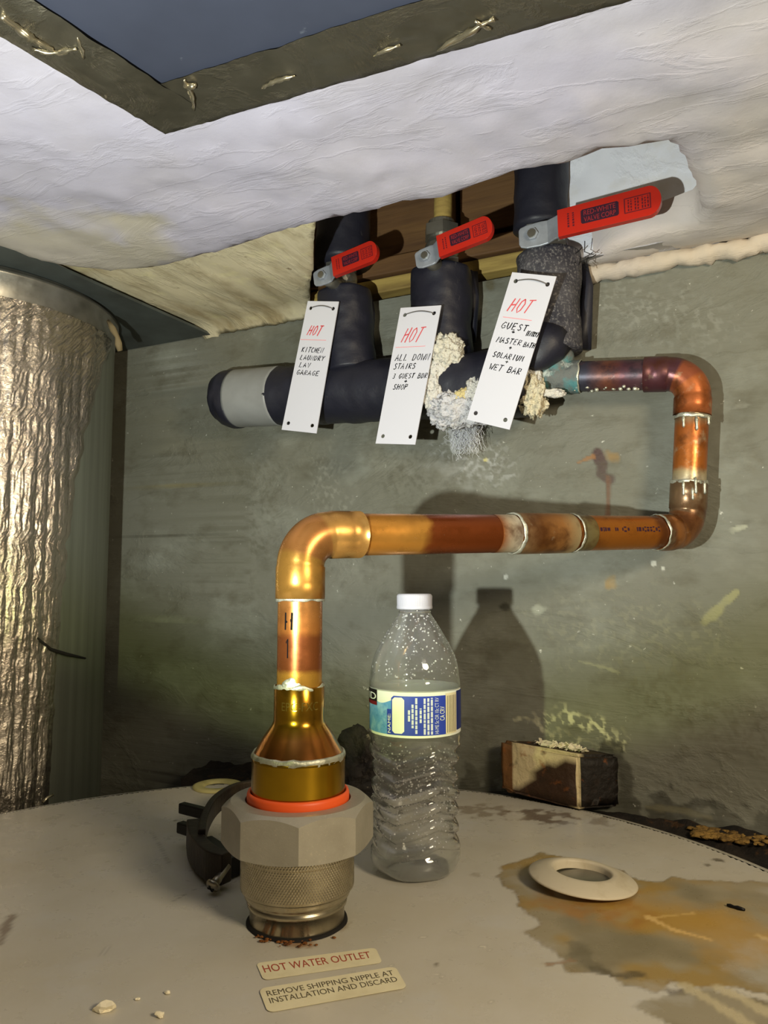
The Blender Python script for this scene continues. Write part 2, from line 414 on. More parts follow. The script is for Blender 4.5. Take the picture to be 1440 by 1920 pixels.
def segdist(X, Y, P, closed=False):
    d = np.full(X.shape, 9.0); n = len(P)
    for i in range(n if closed else n - 1):
        x0, y0 = P[i]; x1, y1 = P[(i + 1) % n]; dx, dy = x1 - x0, y1 - y0
        t = np.clip(((X - x0) * dx + (Y - y0) * dy) / (dx * dx + dy * dy + 1e-15), 0, 1)
        d = np.minimum(d, np.hypot(X - x0 - t * dx, Y - y0 - t * dy))
    return d
def vnoise(X, Y, sc, seed=0.0, oct_=4):
    return np.array([noise.fractal(Vector((x * sc, y * sc, seed)), 1.0, 2.0, oct_) for x, y in zip(X.ravel(), Y.ravel())]).reshape(X.shape)
def blend(C, mask, colr):
    """paint colr over RGBA array C with mask alpha"""
    m = np.clip(mask, 0, 1)[..., None]; a0 = C[..., 3:4]
    a = m + a0 * (1 - m)
    C[..., :3] = np.where(a > 1e-6, (np.array(colr[:3]) * m + C[..., :3] * a0 * (1 - m)) / np.maximum(a, 1e-6), C[..., :3])
    C[..., 3:4] = a

#@@STRUCTURE
# ============================================================ STRUCTURE
# ---- concrete wall
sv = np.concatenate([np.linspace(-1.6, -0.56, 10), np.arange(-0.55, 0.40, 0.0018), np.linspace(0.42, 1.6, 12)])
zv = np.concatenate([np.linspace(-1.3, -0.09, 8), np.arange(-0.08, CZ, 0.0018), [CZ + 0.004]])
Sg, Zg = np.meshgrid(sv, zv)
nz = vnoise(Sg, Zg, 9.0, 1.0, 3)
nf = vnoise(Sg, Zg, 60.0, 5.0, 3)
nh = vnoise(Sg, Zg, 170.0, 11.0, 3)
C = np.zeros(Sg.shape + (4,))
def wpx(P): return [(wco(onW(u, v, 0))[0], onW(u, v, 0).z) for u, v in P]
def wspot(u, v, ru, rv, colr, st=0.9, rag=0.5, soft=0.35):
    (s0, z0), (s1, _), (_, z1) = wpx([(u, v), (u + ru, v), (u, v + rv)])
    d = np.hypot((Sg - s0) / abs(s1 - s0), (Zg - z0) / abs(z1 - z0)) + nf * rag
    blend(C, (1 - d) / soft * st, colr)
def wdust(P, w, colr, st=0.8):                # broken, speckled deposit along a line
    d = segdist(Sg, Zg, wpx(P)); ww = w * 0.8 / F
    blend(C, np.clip(1.25 - d / ww + nf * .8, 0, 1) * np.clip(nh * 3.2 + .1, 0, 1) * st, colr)
def wstroke(P, w, colr, st=0.8, rag=0.5):
    d = segdist(Sg, Zg, wpx(P)); ww = w * 0.8 / F
    blend(C, np.clip((ww * (1 + nf * rag) - d) / (ww * 0.4), 0, 1) * st, colr)
wstroke([(235, 700), (260, 690), (330, 668), (420, 650)], 26, S(150, 154, 144), 0.45, 1.2)
wstroke([(432, 655), (428, 700), (434, 735)], 10, S(176, 180, 180), 0.6, 1.0)
wspot(360, 800, 80, 60, S(124, 122, 104), 0.5, 0.8, 0.8)
wspot(310, 720, 60, 45, S(88, 94, 90), 0.5, 0.9, 0.7)
wspot(335, 906, 20, 15, S(140, 122, 40), 0.8, 0.7)
wspot(262, 1115, 27, 16, S(166, 170, 148), 0.85, 0.8, 0.2)
wspot(297, 1160, 19, 9, S(150, 154, 132), 0.8, 0.9, 0.2)
wspot(245, 1026, 4, 6, S(200, 205, 195), 0.9, 0.4)
wstroke([(397, 962), (398, 975), (400, 995)], 2.4, S(10, 10, 10), 1.0, 0.2)
wstroke([(355, 940), (358, 970), (345, 1000), (312, 1005)], 1.6, S(50, 44, 34), 0.7, 1.2)
wstroke([(362, 1255), (400, 1275), (430, 1300)], 3.5, S(140, 132, 92), 0.7, 0.8)
wstroke([(1122, 848), (1130, 870), (1126, 890), (1140, 898)], 11, S(66, 34, 40), 0.95, 0.5)
wstroke([(1085, 868), (1112, 856)], 4, S(150, 100, 48), 0.8, 0.8)
wstroke([(1140, 895), (1141, 930), (1140, 990)], 5, S(104, 56, 30), 0.9, 0.4)
wspot(1148, 855, 14, 14, S(140, 112, 66), 0.6, 0.9)
wspot(1146, 1095, 16, 18, S(158, 122, 44), 0.8, 0.7)
wspot(945, 1137, 13, 9, S(14, 12, 10), 1.0, 0.9)
wspot(1005, 1142, 16, 10, S(176, 180, 164), 0.7, 0.9)
wstroke([(1320, 1168), (1350, 1138), (1378, 1112)], 7, S(172, 170, 120), 0.75, 0.8)
wspot(1225, 1056, 6, 6, S(214, 216, 206), 0.9, 0.4); wspot(1243, 1066, 5, 5, S(214, 216, 206), 0.8, 0.4)
wspot(948, 1082, 5, 6, S(210, 212, 204), 0.9, 0.4)
wspot(1385, 990, 22, 8, S(170, 172, 152), 0.6, 1.2); wspot(1400, 760, 24, 6, S(168, 170, 160), 0.6, 1.2)
wspot(1250, 600, 14, 14, S(146, 148, 140), 0.5, 1.0)
wstroke([(1085, 1240), (1130, 1250), (1160, 1262)], 3, S(176, 176, 140), 0.5, 1.2)
wspot(855, 890, 60, 30, S(150, 152, 148), 0.35, 1.6, 0.8)
wspot(910, 862, 6, 5, S(196, 186, 120), 0.9, 0.5)
wspot(920, 530, 10, 16, S(92, 84, 60), 0.8, 0.7)
wdust([(1020, 1352), (1060, 1345), (1100, 1355), (1130, 1375), (1158, 1398)], 17, S(214, 212, 180), 0.95)
wdust([(1040, 1380), (1100, 1395)], 16, S(206, 200, 170), 0.6)
wdust([(840, 830), (880, 860), (920, 880)], 40, S(190, 192, 192), 0.5)
wdust([(300, 700), (380, 680)], 50, S(176, 180, 174), 0.4)
wdust([(600, 870), (640, 1000)], 40, S(170, 170, 158), 0.35)
wdust([(1150, 560), (1330, 620)], 50, S(170, 172, 164), 0.3)
wdust([(1290, 1200), (1050, 1180)], 70, S(160, 158, 130), 0.35)
wdust([(700, 720), (760, 900)], 60, S(70, 68, 56), 0.5)
wdust([(480, 900), (430, 1100)], 70, S(76, 74, 58), 0.5)
wdust([(300, 850), (260, 1000)], 60, S(78, 76, 60), 0.5)
wdust([(1240, 1300), (1420, 1380)], 60, S(84, 78, 58), 0.5)
wspot(985, 1345, 20, 10, S(180, 178, 150), 0.6, 1.6)
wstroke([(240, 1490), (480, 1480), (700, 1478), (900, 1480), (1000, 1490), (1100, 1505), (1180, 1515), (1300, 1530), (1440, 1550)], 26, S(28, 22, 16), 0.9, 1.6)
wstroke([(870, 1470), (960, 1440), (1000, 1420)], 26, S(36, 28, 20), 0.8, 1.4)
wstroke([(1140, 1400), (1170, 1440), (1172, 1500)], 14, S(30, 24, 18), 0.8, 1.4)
wstroke([(1210, 1512), (1280, 1520), (1330, 1532)], 6, S(120, 112, 80), 0.6, 1.0)
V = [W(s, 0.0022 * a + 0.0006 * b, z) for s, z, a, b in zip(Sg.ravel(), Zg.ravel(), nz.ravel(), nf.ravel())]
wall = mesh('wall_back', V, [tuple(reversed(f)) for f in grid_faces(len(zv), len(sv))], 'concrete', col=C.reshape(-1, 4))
tag(wall, 'grey green painted concrete wall with rust spots and scratches', kind='structure')

# ---- footing ledge between wall and heater
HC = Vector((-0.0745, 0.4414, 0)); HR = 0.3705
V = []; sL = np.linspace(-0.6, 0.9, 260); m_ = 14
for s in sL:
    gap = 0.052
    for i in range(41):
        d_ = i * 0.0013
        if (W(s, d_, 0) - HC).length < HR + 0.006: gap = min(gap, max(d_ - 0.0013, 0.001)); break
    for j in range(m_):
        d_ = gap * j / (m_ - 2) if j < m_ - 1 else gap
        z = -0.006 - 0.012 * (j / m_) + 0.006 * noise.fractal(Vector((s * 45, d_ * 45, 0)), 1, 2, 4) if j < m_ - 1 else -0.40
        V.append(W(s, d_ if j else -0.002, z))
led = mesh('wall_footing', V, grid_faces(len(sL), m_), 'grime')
tag(led, 'black dirt ledge along the foot of the wall behind the heater', kind='structure')
for i in range(90):
    u = random.uniform(1290, 1470); s = wco(onz(u, 1552, 0))[0]
    V, Fc = blob(W(s + random.uniform(-.005, .005), random.uniform(0.006, 0.032), -0.008), random.uniform(.0012, .0042), 2, .9, 260, (1.3, 1, .5), i)
    if i == 0: mb = MB()
    mb.add(V, Fc)
o = mb.build('ochre_debris', 'ochre_crust', led); tag(o, kind='stuff')

# ---- floor
V = [(-3, -3, -1.3), (3, -3, -1.3), (3, 3, -1.3), (-3, 3, -1.3)]
tag(mesh('floor', V, [(0, 1, 2, 3)], 'floor_concrete', smooth=False), 'dark concrete floor below the heater', kind='structure')

# ---- ceiling coat with irregular lip
def densify(P, n_each=0.006, jit=0.0012, keep=None):
    out = []
    for i in range(len(P)):
        a, b = Vector(P[i]), Vector(P[(i + 1) % len(P)]); L = (b - a).length
        n = max(1, int(min(L / n_each, 60)))
        for j in range(n):
            q = a.lerp(b, j / n); f_ = jit if (keep is None or keep(q)) else 0
            out.append((q.x + f_ * noise.noise(Vector((q.x * 160, q.y * 160, 3))), q.y + f_ * noise.noise(Vector((q.x * 160, q.y * 160, 9)))))
    return out
def ceil_mesh(outline, zlow, thick, zf, sp=0.008, reg=(-0.45, 0.42, 0.33, 0.95)):
    xs = []
    for x in np.arange(reg[0], reg[1], sp):
        for y in np.arange(reg[2], reg[3], sp):
            xs.append((x + random.uniform(-.3, .3) * sp, y + random.uniform(-.3, .3) * sp))
    X = np.array([q[0] for q in xs]); Y = np.array([q[1] for q in xs])
    ok = inpoly(X, Y, outline) & (segdist(X, Y, outline, True) > sp * 0.6)
    pts = [Vector(p) for p in outline] + [Vector(q) for q, g in zip(xs, ok) if g]
    n = len(outline)
    r = delaunay_2d_cdt(pts, [], [list(range(n))], 1, 1e-6)
    V2, Ft = r[0], r[2]
    dd = segdist(np.array([p.x for p in V2]), np.array([p.y for p in V2]), outline, True)
    nV = len(V2)
    V = [Vector((p.x, p.y, zf(p.x, p.y, zlow, d))) for p, d in zip(V2, dd)]
    Fc = []
    for f in Ft:
        a, b, c = (V2[i] for i in f[:3]); ar = (b - a).cross(c - a)
        Fc.append(tuple(f) if ar < 0 else tuple(reversed(f)))
    # rim wall from boundary edges
    cnt = {}
    for f in Fc:
        for i in range(len(f)): cnt[(f[i], f[(i + 1) % len(f)])] = 1
    bd = [e for e in cnt if (e[1], e[0]) not in cnt]
    top = {}
    for a, b in bd:
        for q in (a, b):
            if q not in top: top[q] = len(V); V.append(Vector((V[q].x, V[q].y, zlow + thick)))
    for a, b in bd: Fc.append((b, a, top[a], top[b]))
    return V, Fc
ZW = CZ - 0.006
lip_px = [(-60, 452), (0, 472), (80, 493), (150, 507), (215, 516), (300, 508), (380, 486), (440, 470), (520, 446), (590, 425), (660, 408),
          (705, 398), (780, 383), (850, 368), (900, 350), (960, 333), (1010, 325), (1065, 319), (1100, 309), (1130, 297), (1180, 290), (1250, 277),
          (1272, 290), (1290, 322), (1310, 370), (1317, 402), (1300, 420), (1240, 440), (1150, 466), (1098, 490), (1088, 500)]
lip = [tuple(onz(u, v, ZW).xy) for u, v in lip_px]
wl = [tuple(onz(u, v, ZW).xy) for u, v in ((1200, 482), (1320, 462), (1440, 444))]
far = W(1.5, 0.0, 0); 
out = lip + [tuple(W(wco(onz(1095, 500, ZW))[0], 0.004, 0).xy), tuple(W(1.5, 0.004, 0).xy), (1.6, -1.6), (-1.5, -1.6), (-1.5, 0.64), (-0.75, 0.64)]
out = densify(out, 0.007, 0.0022)
def zwhite(x, y, z0, d):
    z = z0 + 0.004 * noise.fractal(Vector((x * 11, y * 11, 0)), 1, 2, 3) + 0.0012 * noise.fractal(Vector((x * 60, y * 60, 4)), 1, 2, 3)
    if d < 0.012: z += 0.006 * (1 - d / 0.012) ** 2
    return z
V, Fc = ceil_mesh(out, ZW, 0.030, zwhite)
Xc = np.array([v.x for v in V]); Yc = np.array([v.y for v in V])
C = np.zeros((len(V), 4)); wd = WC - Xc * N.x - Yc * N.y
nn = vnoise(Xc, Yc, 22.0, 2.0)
blend(C, np.clip((0.055 - wd + nn * 0.02) / 0.03, 0, 1) * 0.55, S(176, 160, 132))
blend(C, np.clip((Xc - 0.10 + nn * .05) / 0.18, 0, 1) * 0.7, S(208, 199, 186))  # lighter warm tone painted in on the right, where the torch light falls off
blend(C, np.clip((-0.17 - Xc + nn * .05) / 0.05, 0, 1) * np.clip((Yc - 0.60 + nn * .06) / 0.05, 0, 1) * 0.6, S(176, 166, 126))
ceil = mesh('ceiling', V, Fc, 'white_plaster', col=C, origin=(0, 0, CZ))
tag(ceil, 'white trowelled plaster ceiling with a ragged broken edge', kind='structure')
# cream plaster beyond the lip, left of the opening
ZB = CZ + 0.006
cp = [(60, 440), (100, 492), (180, 528), (250, 560), (340, 600), (430, 640)]
cre = [tuple(onz(u, v, ZB).xy) for u, v in cp]
sA = wco(onz(425, 630, CZ))[0]; sB = wco(onz(580, 590, CZ))[0]
cre += [tuple(W(sA, 0.003, 0).xy), tuple(W(sB, 0.003, 0).xy)] + [tuple(onz(u, v, ZB).xy) for u, v in ((578, 560), (586, 500), (592, 400))] + [tuple(onz(450, 440, ZB).xy), tuple(onz(250, 470, ZB).xy)]
cre = densify(cre, 0.006, 0.002)
def zcream(x, y, z0, d):
    w = WC - x * N.x - y * N.y
    s = x * T.x + y * T.y
    z = z0 + 0.0016 * noise.fractal(Vector((s * 40, w * 12, 0)), 1, 2, 3)
    if w < 0.035: z -= 0.011 * (1 - w / 0.035) ** 2
    return z
V, Fc = ceil_mesh(cre, ZB, 0.06, zcream, 0.005)
o = mesh('plaster_cove', V, Fc, 'cream_plaster', ceil); o['label'] = 'cream rough plaster cove left of the pipe opening'
# repair patch: upright plaster right of the opening
s0 = wco(onW(1064, 400, 0.02))[0]; s1 = wco(onW(1345, 380, 0.02))[0]
ns, nzz = 46, 30; V = []
for i in range(ns):
    for j in range(nzz):
        s = s0 + (s1 - s0) * i / (ns - 1); z = CZ - 0.005 + 0.16 * j / (nzz - 1)
        if i == 0: s += 0.003 * noise.noise(Vector((0, z * 70, 0)))
        d = 0.032 + 0.003 * noise.fractal(Vector((s * 30, z * 30, 7)), 1, 2, 3) + (0.003 * max(0, 1 - j / 6) ** 2)
        V.append(W(s, d, z))
n0 = len(V)
Fc = grid_faces(ns, nzz)
for j in range(nzz): V.append(W(s0 + .001, -0.004, V[j].z))
for j in range(nzz - 1): Fc.append((j, j + 1, n0 + j + 1, n0 + j))
for i in range(ns): V.append(W(s0 + (s1 - s0) * i / (ns - 1), 0.0, CZ - 0.004))
n1 = n0 + nzz
for i in range(ns - 1): Fc.append((i * nzz, n1 + i, n1 + i + 1, (i + 1) * nzz))
o = mesh('plaster_patch', V, Fc, 'patch_plaster', ceil); o['label'] = 'smooth pale grey plaster patch behind the longest red handle'
# crusty bead where the ceiling meets the wall, right
sR = wco(onz(1095, 497, CZ))[0]
P = [W(s, 0.006 + 0.004 * noise.noise(Vector((s * 40, 1, 0))), CZ - 0.010 + 0.004 * noise.fractal(Vector((s * 50, 0, 0)), 1, 2, 3)) for s in np.linspace(sR - .004, 0.6, 150)]
V, Fc = sweep(P, [0.009 + 0.003 * noise.noise(Vector((p.x * 90, 0, 2))) for p in P], 12, True, 0.004, 140)
mesh('plaster_bead', V, Fc, 'white_plaster', ceil, col=[S(186, 172, 146) [:3] + (0.8,)] * len(V))

# ---- timber above the wall inside the opening
sQ0 = wco(onW(560, 430, 0))[0]; sQ1 = wco(onW(1090, 380, 0))[0]
V, Fc = box(W((sQ0 + sQ1) / 2, -0.03, CZ + 0.12), T * ((sQ1 - sQ0) / 2 + 0.05), N * 0.002, UP * 0.13)
wu = mesh('wall_timber', V, Fc, 'dark_cavity', smooth=False)
tag(wu, 'dark timber framing exposed in the opening above the concrete wall', kind='structure')
sg = wco(onW(853, 380, 0))[0]
def plank(a, b, z0, z1, d0, m, name='plank', th=0.012):
    V, Fc = box(W((a + b) / 2, d0, (z0 + z1) / 2), T * (b - a) / 2, N * th, UP * (z1 - z0) / 2)
    o = mesh(name, V, Fc, m, wu, False); bevel(o, 0.0015); return o
zp = lambda u, v: onW(u, v, 0).z
plank(sQ0, sg - 0.004, zp(760, 478), CZ + 0.24, -0.016, 'wood')
plank(sg + 0.004, sQ1 + 0.02, zp(920, 428), CZ + 0.24, -0.016, 'wood')
plank(sQ0, sQ1 + 0.02, zp(760, 512), zp(760, 480), -0.004, 'wood', 'timber_plate')
plank(sQ0, sQ1 + 0.02, zp(760, 541), zp(760, 514), -0.010, 'pale_wood', 'timber_plate')
# cavity roof and sides so that the opening is closed above
V, Fc = box(W((sQ0 + sQ1) / 2 + .05, 0.09, CZ + 0.25), T * 0.32, N * 0.13, UP * 0.004)
mesh('cavity_board', V, Fc, 'dark_cavity', wu, False)

#@@THINGS
# ============================================================ WATER HEATER
heater = thing('water_heater', (HC.x, HC.y, -1.3), 'large round water heater with pale grey rust stained top', 'water heater')
prof = [(HR, -1.28), (HR, -0.010), (HR + .002, -0.008), (HR + .002, -0.003), (HR, -0.0005), (HR - 0.005, 0.0)]
V, Fc = lathe(HC, prof, 160)
mesh('jacket', V, Fc, 'heater_paint', heater, col=[(0, 0, 0, 0)] * len(V))
# top: polar-clipped fine grid with stain paint
g = 0.0022
xs = np.arange(-HR, HR + g, g); ids = {}; V = []; Fc = []
Xg, Yg = np.meshgrid(xs + HC.x, xs + HC.y)
rr = np.hypot(Xg - HC.x, Yg - HC.y)
inside = rr < HR - 0.0045
idx = -np.ones(Xg.shape, int); idx[inside] = np.arange(inside.sum())
X = Xg[inside]; Y = Yg[inside]
q = idx; a, b, c, d = q[:-1, :-1], q[:-1, 1:], q[1:, 1:], q[1:, :-1]
okf = (a >= 0) & (b >= 0) & (c >= 0) & (d >= 0)
Fq = np.stack([a[okf], b[okf], c[okf], d[okf]], 1).tolist()
C = np.zeros(X.shape + (4,))
n1_ = vnoise(X, Y, 30, 1.0, 4); n2_ = vnoise(X, Y, 90, 4.0, 4); n3_ = vnoise(X, Y, 14, 8.0, 3)
def tpx(P): return [tuple(onz(u, v, 0).xy) for u, v in P]
st_px = [(928, 1642), (950, 1622), (985, 1612), (1015, 1598), (1060, 1608), (1062, 1622), (1120, 1622), (1170, 1632), (1192, 1650), (1240, 1656), (1262, 1644), (1310, 1652), (1440, 1652),
         (1600, 1660), (1640, 1800), (1440, 1862), (1390, 1852), (1340, 1846), (1290, 1850), (1262, 1838), (1230, 1862), (1200, 1852), (1165, 1852), (1150, 1838), (1118, 1822), (1095, 1830), (1060, 1812), (1048, 1796),
         (1018, 1776), (976, 1748), (1004, 1730), (985, 1712), (970, 1680), (945, 1660)]
SP_ = tpx(st_px)
sd = segdist(X, Y, SP_, True); sd = np.where(inpoly(X, Y, SP_), sd, -sd)
sdn = sd + n1_ * 0.004 + n2_ * 0.0025
inn = np.clip(sdn / 0.0016, 0, 1)
blend(C, inn * 0.85, S(150, 136, 102))
blend(C, inn * np.clip((n1_ + 0.10) * 2.2, 0, 1) * 0.8, S(162, 132, 66))
blend(C, inn * np.clip((n3_ - 0.05) * 3.0, 0, 1) * 0.7, S(120, 110, 84))
gl = tpx([(1180, 1700), (1260, 1715), (1340, 1745), (1440, 1770)]); gd = segdist(X, Y, gl)
blend(C, inn * np.clip((0.040 - gd + n1_ * .02) / 0.03, 0, 1) * 0.75, S(190, 148, 66))
od = np.hypot(X - onz(1110, 1690, 0).x, Y - onz(1110, 1690, 0).y)
blend(C, inn * np.clip((0.038 - od + n1_ * .015) / 0.012, 0, 1) * np.clip(n2_ + .6, 0, 1) * 0.8, S(170, 118, 46))
blend(C, np.clip((0.0016 - np.abs(sdn - 0.0012)) / 0.0012, 0, 1) * 0.28, S(110, 84, 46))
for P_, w_, cc, aa in (([(1215, 1718), (1260, 1742), (1330, 1762)], .0022, (228, 190, 120), .9), ([(1225, 1720), (1300, 1712)], .0016, (220, 184, 110), .7), ([(1420, 1752), (1440, 1762)], .003, (220, 190, 130), .8),
        ([(1115, 1818), (1150, 1830), (1200, 1828)], .004, (74, 66, 50), .7), ([(1075, 1770), (1100, 1800), (1130, 1822)], .006, (96, 88, 66), .6), ([(1260, 1862), (1280, 1858)], .003, (80, 62, 40), .8),
        ([(1028, 1808), (1070, 1802)], .0022, (140, 92, 44), .8)):
    dd = segdist(X, Y, tpx(P_)); blend(C, np.clip((w_ * (1 + n2_) - dd) / (w_ * .5), 0, 1) * aa, S(*cc))
# second grey-brown patch with pale scrape streaks, lower right
P2 = tpx([(1175, 1888), (1215, 1872), (1270, 1862), (1330, 1856), (1440, 1880), (1640, 1920), (1640, 2050), (1330, 2050), (1270, 1930), (1240, 1912)])
s2 = segdist(X, Y, P2, True); s2 = np.where(inpoly(X, Y, P2), s2, -s2) + n1_ * .004 + n2_ * .002
blend(C, np.clip(s2 / .0016, 0, 1) * .75, S(134, 122, 92)); blend(C, np.clip(s2 / .0016, 0, 1) * np.clip(n3_ * 3, 0, 1) * .6, S(98, 86, 62))
for P_ in ([(1285, 1848), (1340, 1880), (1440, 1945)], [(1350, 1852), (1440, 1898)]):
    dd = segdist(X, Y, tpx(P_)); blend(C, np.clip((.0045 * (1 + .5 * n2_) - dd) / .0015, 0, 1) * .85, S(196, 184, 150))
# rust dust near the block, rust under union, dark hairline scratches
rs_ = random.Random(3)
wsp = [(rs_.uniform(690, 960), rs_.uniform(1690, 1880), rs_.uniform(.0004, .0012), (250, 244, 226), .8) for _ in range(26)]
for (u, v, r_, cc, aa) in wsp + [(1020, 1530, .022, (86, 58, 34), .75), (1130, 1540, .014, (110, 92, 70), .5), (900, 1520, .02, (110, 84, 50), .6), (560, 1770, .006, (150, 100, 40), .6), (1345, 1612, .0035, (60, 52, 42), .9), (1325, 1622, .0025, (70, 60, 48), .8),
                           (330, 1538, .0018, (40, 36, 30), .9), (820, 1808, .0016, (70, 54, 30), .9), (890, 1640, .004, (150, 136, 110), .5)]:
    p = onz(u, v, 0); dd = np.hypot(X - p.x, (Y - p.y)) / r_ + n2_ * 1.3; blend(C, np.clip((1 - dd) / .4, 0, 1) * aa, S(*cc))
for P_, w_, cc, aa in (([(325, 1690), (355, 1672), (395, 1655)], .0007, (70, 66, 58), .7), ([(285, 1560), (305, 1595), (318, 1620)], .0009, (96, 92, 84), .6), ([(180, 1800), (215, 1765)], .0008, (215, 210, 200), .7),
        ([(20, 1720), (0, 1770)], .003, (90, 60, 40), .7), ([(505, 1750), (540, 1768), (588, 1774)], .0035, (150, 98, 40), .8), ([(470, 1735), (490, 1752)], .002, (110, 92, 50), .6),
        ([(640, 1745), (655, 1730)], .002, (130, 104, 60), .6)):
    dd = segdist(X, Y, tpx(P_)); blend(C, np.clip((w_ * (1 + .8 * n2_) - dd) / (w_ * .5), 0, 1) * aa, S(*cc))
V = np.stack([X, Y, 0.0004 * n3_], 1)
top = mesh('top_panel', V, Fq, 'heater_paint', heater, col=C)
top['label'] = 'pale grey painted top with ochre rust stains on the right'
# printed stickers on the heater top
def sticker(q, rows, name, lab):
    """q: pixel corners TL TR BR BL"""
    TL, TR, BR, BL = (onz(u, v, 0.0004) for u, v in q)
    pl = lambda a, b, h: TL.lerp(TR, a).lerp(BL.lerp(BR, a), 1 - b) + UP * h
    asp = (TR - TL).length / (BL - TL).length
    poly = [(x / asp, y) for x, y in rrect(0, 0, asp, 1, 0.16)]
    V, Fc = slab(poly, [], pl, 0.0001)
    s = mesh(name, V, Fc, 'sticker', heater, False); s['label'] = lab
    for (txt, a0, a1, b0, b1, m_) in rows:
        P, f = fit_text(txt, a0, b0, a1, b1)
        mesh('printed_text', [pl(x, y, 0.0002) for x, y in P], up_faces(P, f), m_, s, False)
sticker([(480, 1806), (704, 1777), (717, 1805), (494, 1838)], [('HOT WATER OUTLET', .035, .93, .38, .80, 'sticker_red')], 'sticker', 'cream sticker with red words, above the other sticker')
sticker([(485, 1854), (741, 1812), (764, 1852), (502, 1899)], [('REMOVE SHIPPING NIPPLE AT', .04, .96, .62, .84, 'sticker_ink'), ('INSTALLATION AND DISCARD', .04, .96, .32, .54, 'sticker_ink')], 'sticker', 'cream sticker with two lines of dark words, nearest the camera')

# ============================================================ COPPER RUN WITH UNION
AX = Vector((onz(557, 1725, 0).x, 0.485, 0))
c1 = aty(558, 1003, 0.485); c1 = Vector((AX.x, AX.y, c1.z))
c2 = aty(1288, 998, 0.662); c3 = aty(1301, 700, 0.660)
dM = onW(1020, 708, 0.036)
run = thing('copper_pipe_run', (AX.x, AX.y, 0.0), 'bent copper hot water pipe rising from a grey octagonal union on the heater', 'pipe')
PR = 0.01395
def ang_of(seg, p=None): pass
def pipe(name, A, B, m, cols=None, r=PR, seg=36, n=40, parent=run, jit=0.0, lab=None):
    P = lerp_line(A, B, n); V, Fc = sweep(P, r, seg, False, jit, 90)
    C = None
    if cols:
        C = []
        ts = [c[0] for c in cols]; cs = [c[1] for c in cols]
        for i in range(n):
            for j in range(seg):
                t = i / (n - 1) + 0.02 * noise.noise(Vector((i * .3, j * .35, len(name))))
                kx = 0
                while kx < len(ts) - 2 and t > ts[kx + 1]: kx += 1
                f = min(max((t - ts[kx]) / (ts[kx + 1] - ts[kx]), 0), 1)
                C.append([cs[kx][w_] * (1 - f) + cs[kx + 1][w_] * f for w_ in range(4)])
    else: C = [(0, 0, 0, 0)] * len(V)
    o = mesh(name, V, Fc, m, parent, col=C)
    if lab: o['label'] = lab
    return o
def elbow(name, c, din, dout, rb, l1, l2, r, rs, m, col, lab=None):
    din, dout = din.normalized(), dout.normalized()
    p0 = c - din * rb; p3 = c + dout * rb; kk = 0.5523
    P = [c - din * (rb + l1), c - din * (rb + l1 * .5), c - din * (rb + 0.001)]; R = [rs, rs, rs]
    for i in range(15):
        t = i / 14; b = [(1 - t) ** 3, 3 * t * (1 - t) ** 2, 3 * t * t * (1 - t), t ** 3]
        P.append(p0 * b[0] + (p0 + din * rb * kk) * b[1] + (p3 - dout * rb * kk) * b[2] + p3 * b[3]); R.append(r)
    P += [c + dout * (rb + 0.001), c + dout * (rb + l2 * .5), c + dout * (rb + l2)]; R += [rs, rs, rs]
    V, Fc = sweep(P, R, 40, False)
    C = []
    for i in range(len(P)):
        for j in range(40): C.append(col(i / (len(P) - 1), j))
    # wall thickness lip at both mouths
    for e, ring in ((0, [V[j] for j in range(40)]), (1, [V[(len(P) - 1) * 40 + j] for j in range(40)])):
        cc = P[0] if e == 0 else P[-1]; n = len(V); V += [cc + (q_ - cc) * (PR - .0004) / rs for q_ in ring]; C += [col(0, 0)] * 40
        b0 = 0 if e == 0 else (len(P) - 1) * 40
        for j in range(40):
            f = (b0 + j, n + j, n + (j + 1) % 40, b0 + (j + 1) % 40); Fc.append(f if e == 0 else tuple(reversed(f)))
    o = mesh(name, V, Fc, m, run, col=C)
    if lab: o['label'] = lab
    return o
def ring(name, A, B, t, r, w, m, jit=0.0006, parent=run):
    d = (B - A).normalized(); p = A.lerp(B, t)
    V = []; n1 = 48; n2 = 10
    x = d.cross(UP if abs(d.z) < .9 else Vector((1, 0, 0))).normalized(); y = d.cross(x)
    for i in range(n1):
        a = 2 * math.pi * i / n1; e = x * math.cos(a) + y * math.sin(a)
        for j in range(n2):
            b = 2 * math.pi * j / n2
            q = p + e * (r + math.cos(b) * w * .45) + d * (math.sin(b) * w)
            V.append(q + e * jit * noise.noise(q * 300) + d * 2 * jit * noise.noise(q * 160))
    Fc = [tuple((a % (n1 * n2)) for a in f) for f in grid_faces(n1 + 1, n2, True)]
    return mesh(name, V, Fc, m, parent)
# union
zb = lambda r, v, dr: aty(557, v, AX.y - dr).z
g_r = 0.0290
V, Fc = lathe(AX, [(g_r - .004, 0.0002), (g_r - .003, 0.0016), (g_r, 0.002), (g_r + .0010, 0.0012), (g_r + 0.0016, 0.0004)], 64, lambda r, z, a: r + .0007 * noise.noise(Vector((math.cos(a) * 3, math.sin(a) * 3, 0))))
o = mesh('opening_rim', V, Fc, 'black_gap', run)
mb = MB()
for i in range(40):
    a = math.radians(random.gauss(-95, 20)); r_ = g_r + abs(random.gauss(.001, .003))
    V, Fc = blob((AX.x + r_ * math.cos(a), AX.y + r_ * math.sin(a), 0.001), random.uniform(.0003, .0011), 1, .6, 300, (1.5, 1.5, .5), i); mb.add(V, Fc)
o = mb.build('rust_flakes', 'rust', run); tag(o, kind='stuff')
V, Fc = lathe(AX, [(0.0285, 0.0006), (0.0285, 0.0105), (0.0300, 0.011), (0.0303, 0.0128), (0.0296, 0.0138), (0.0290, 0.0145), (0.0318, 0.0165), (0.0325, 0.0185), (0.0318, 0.020), (0.0335, 0.0205)], 96)
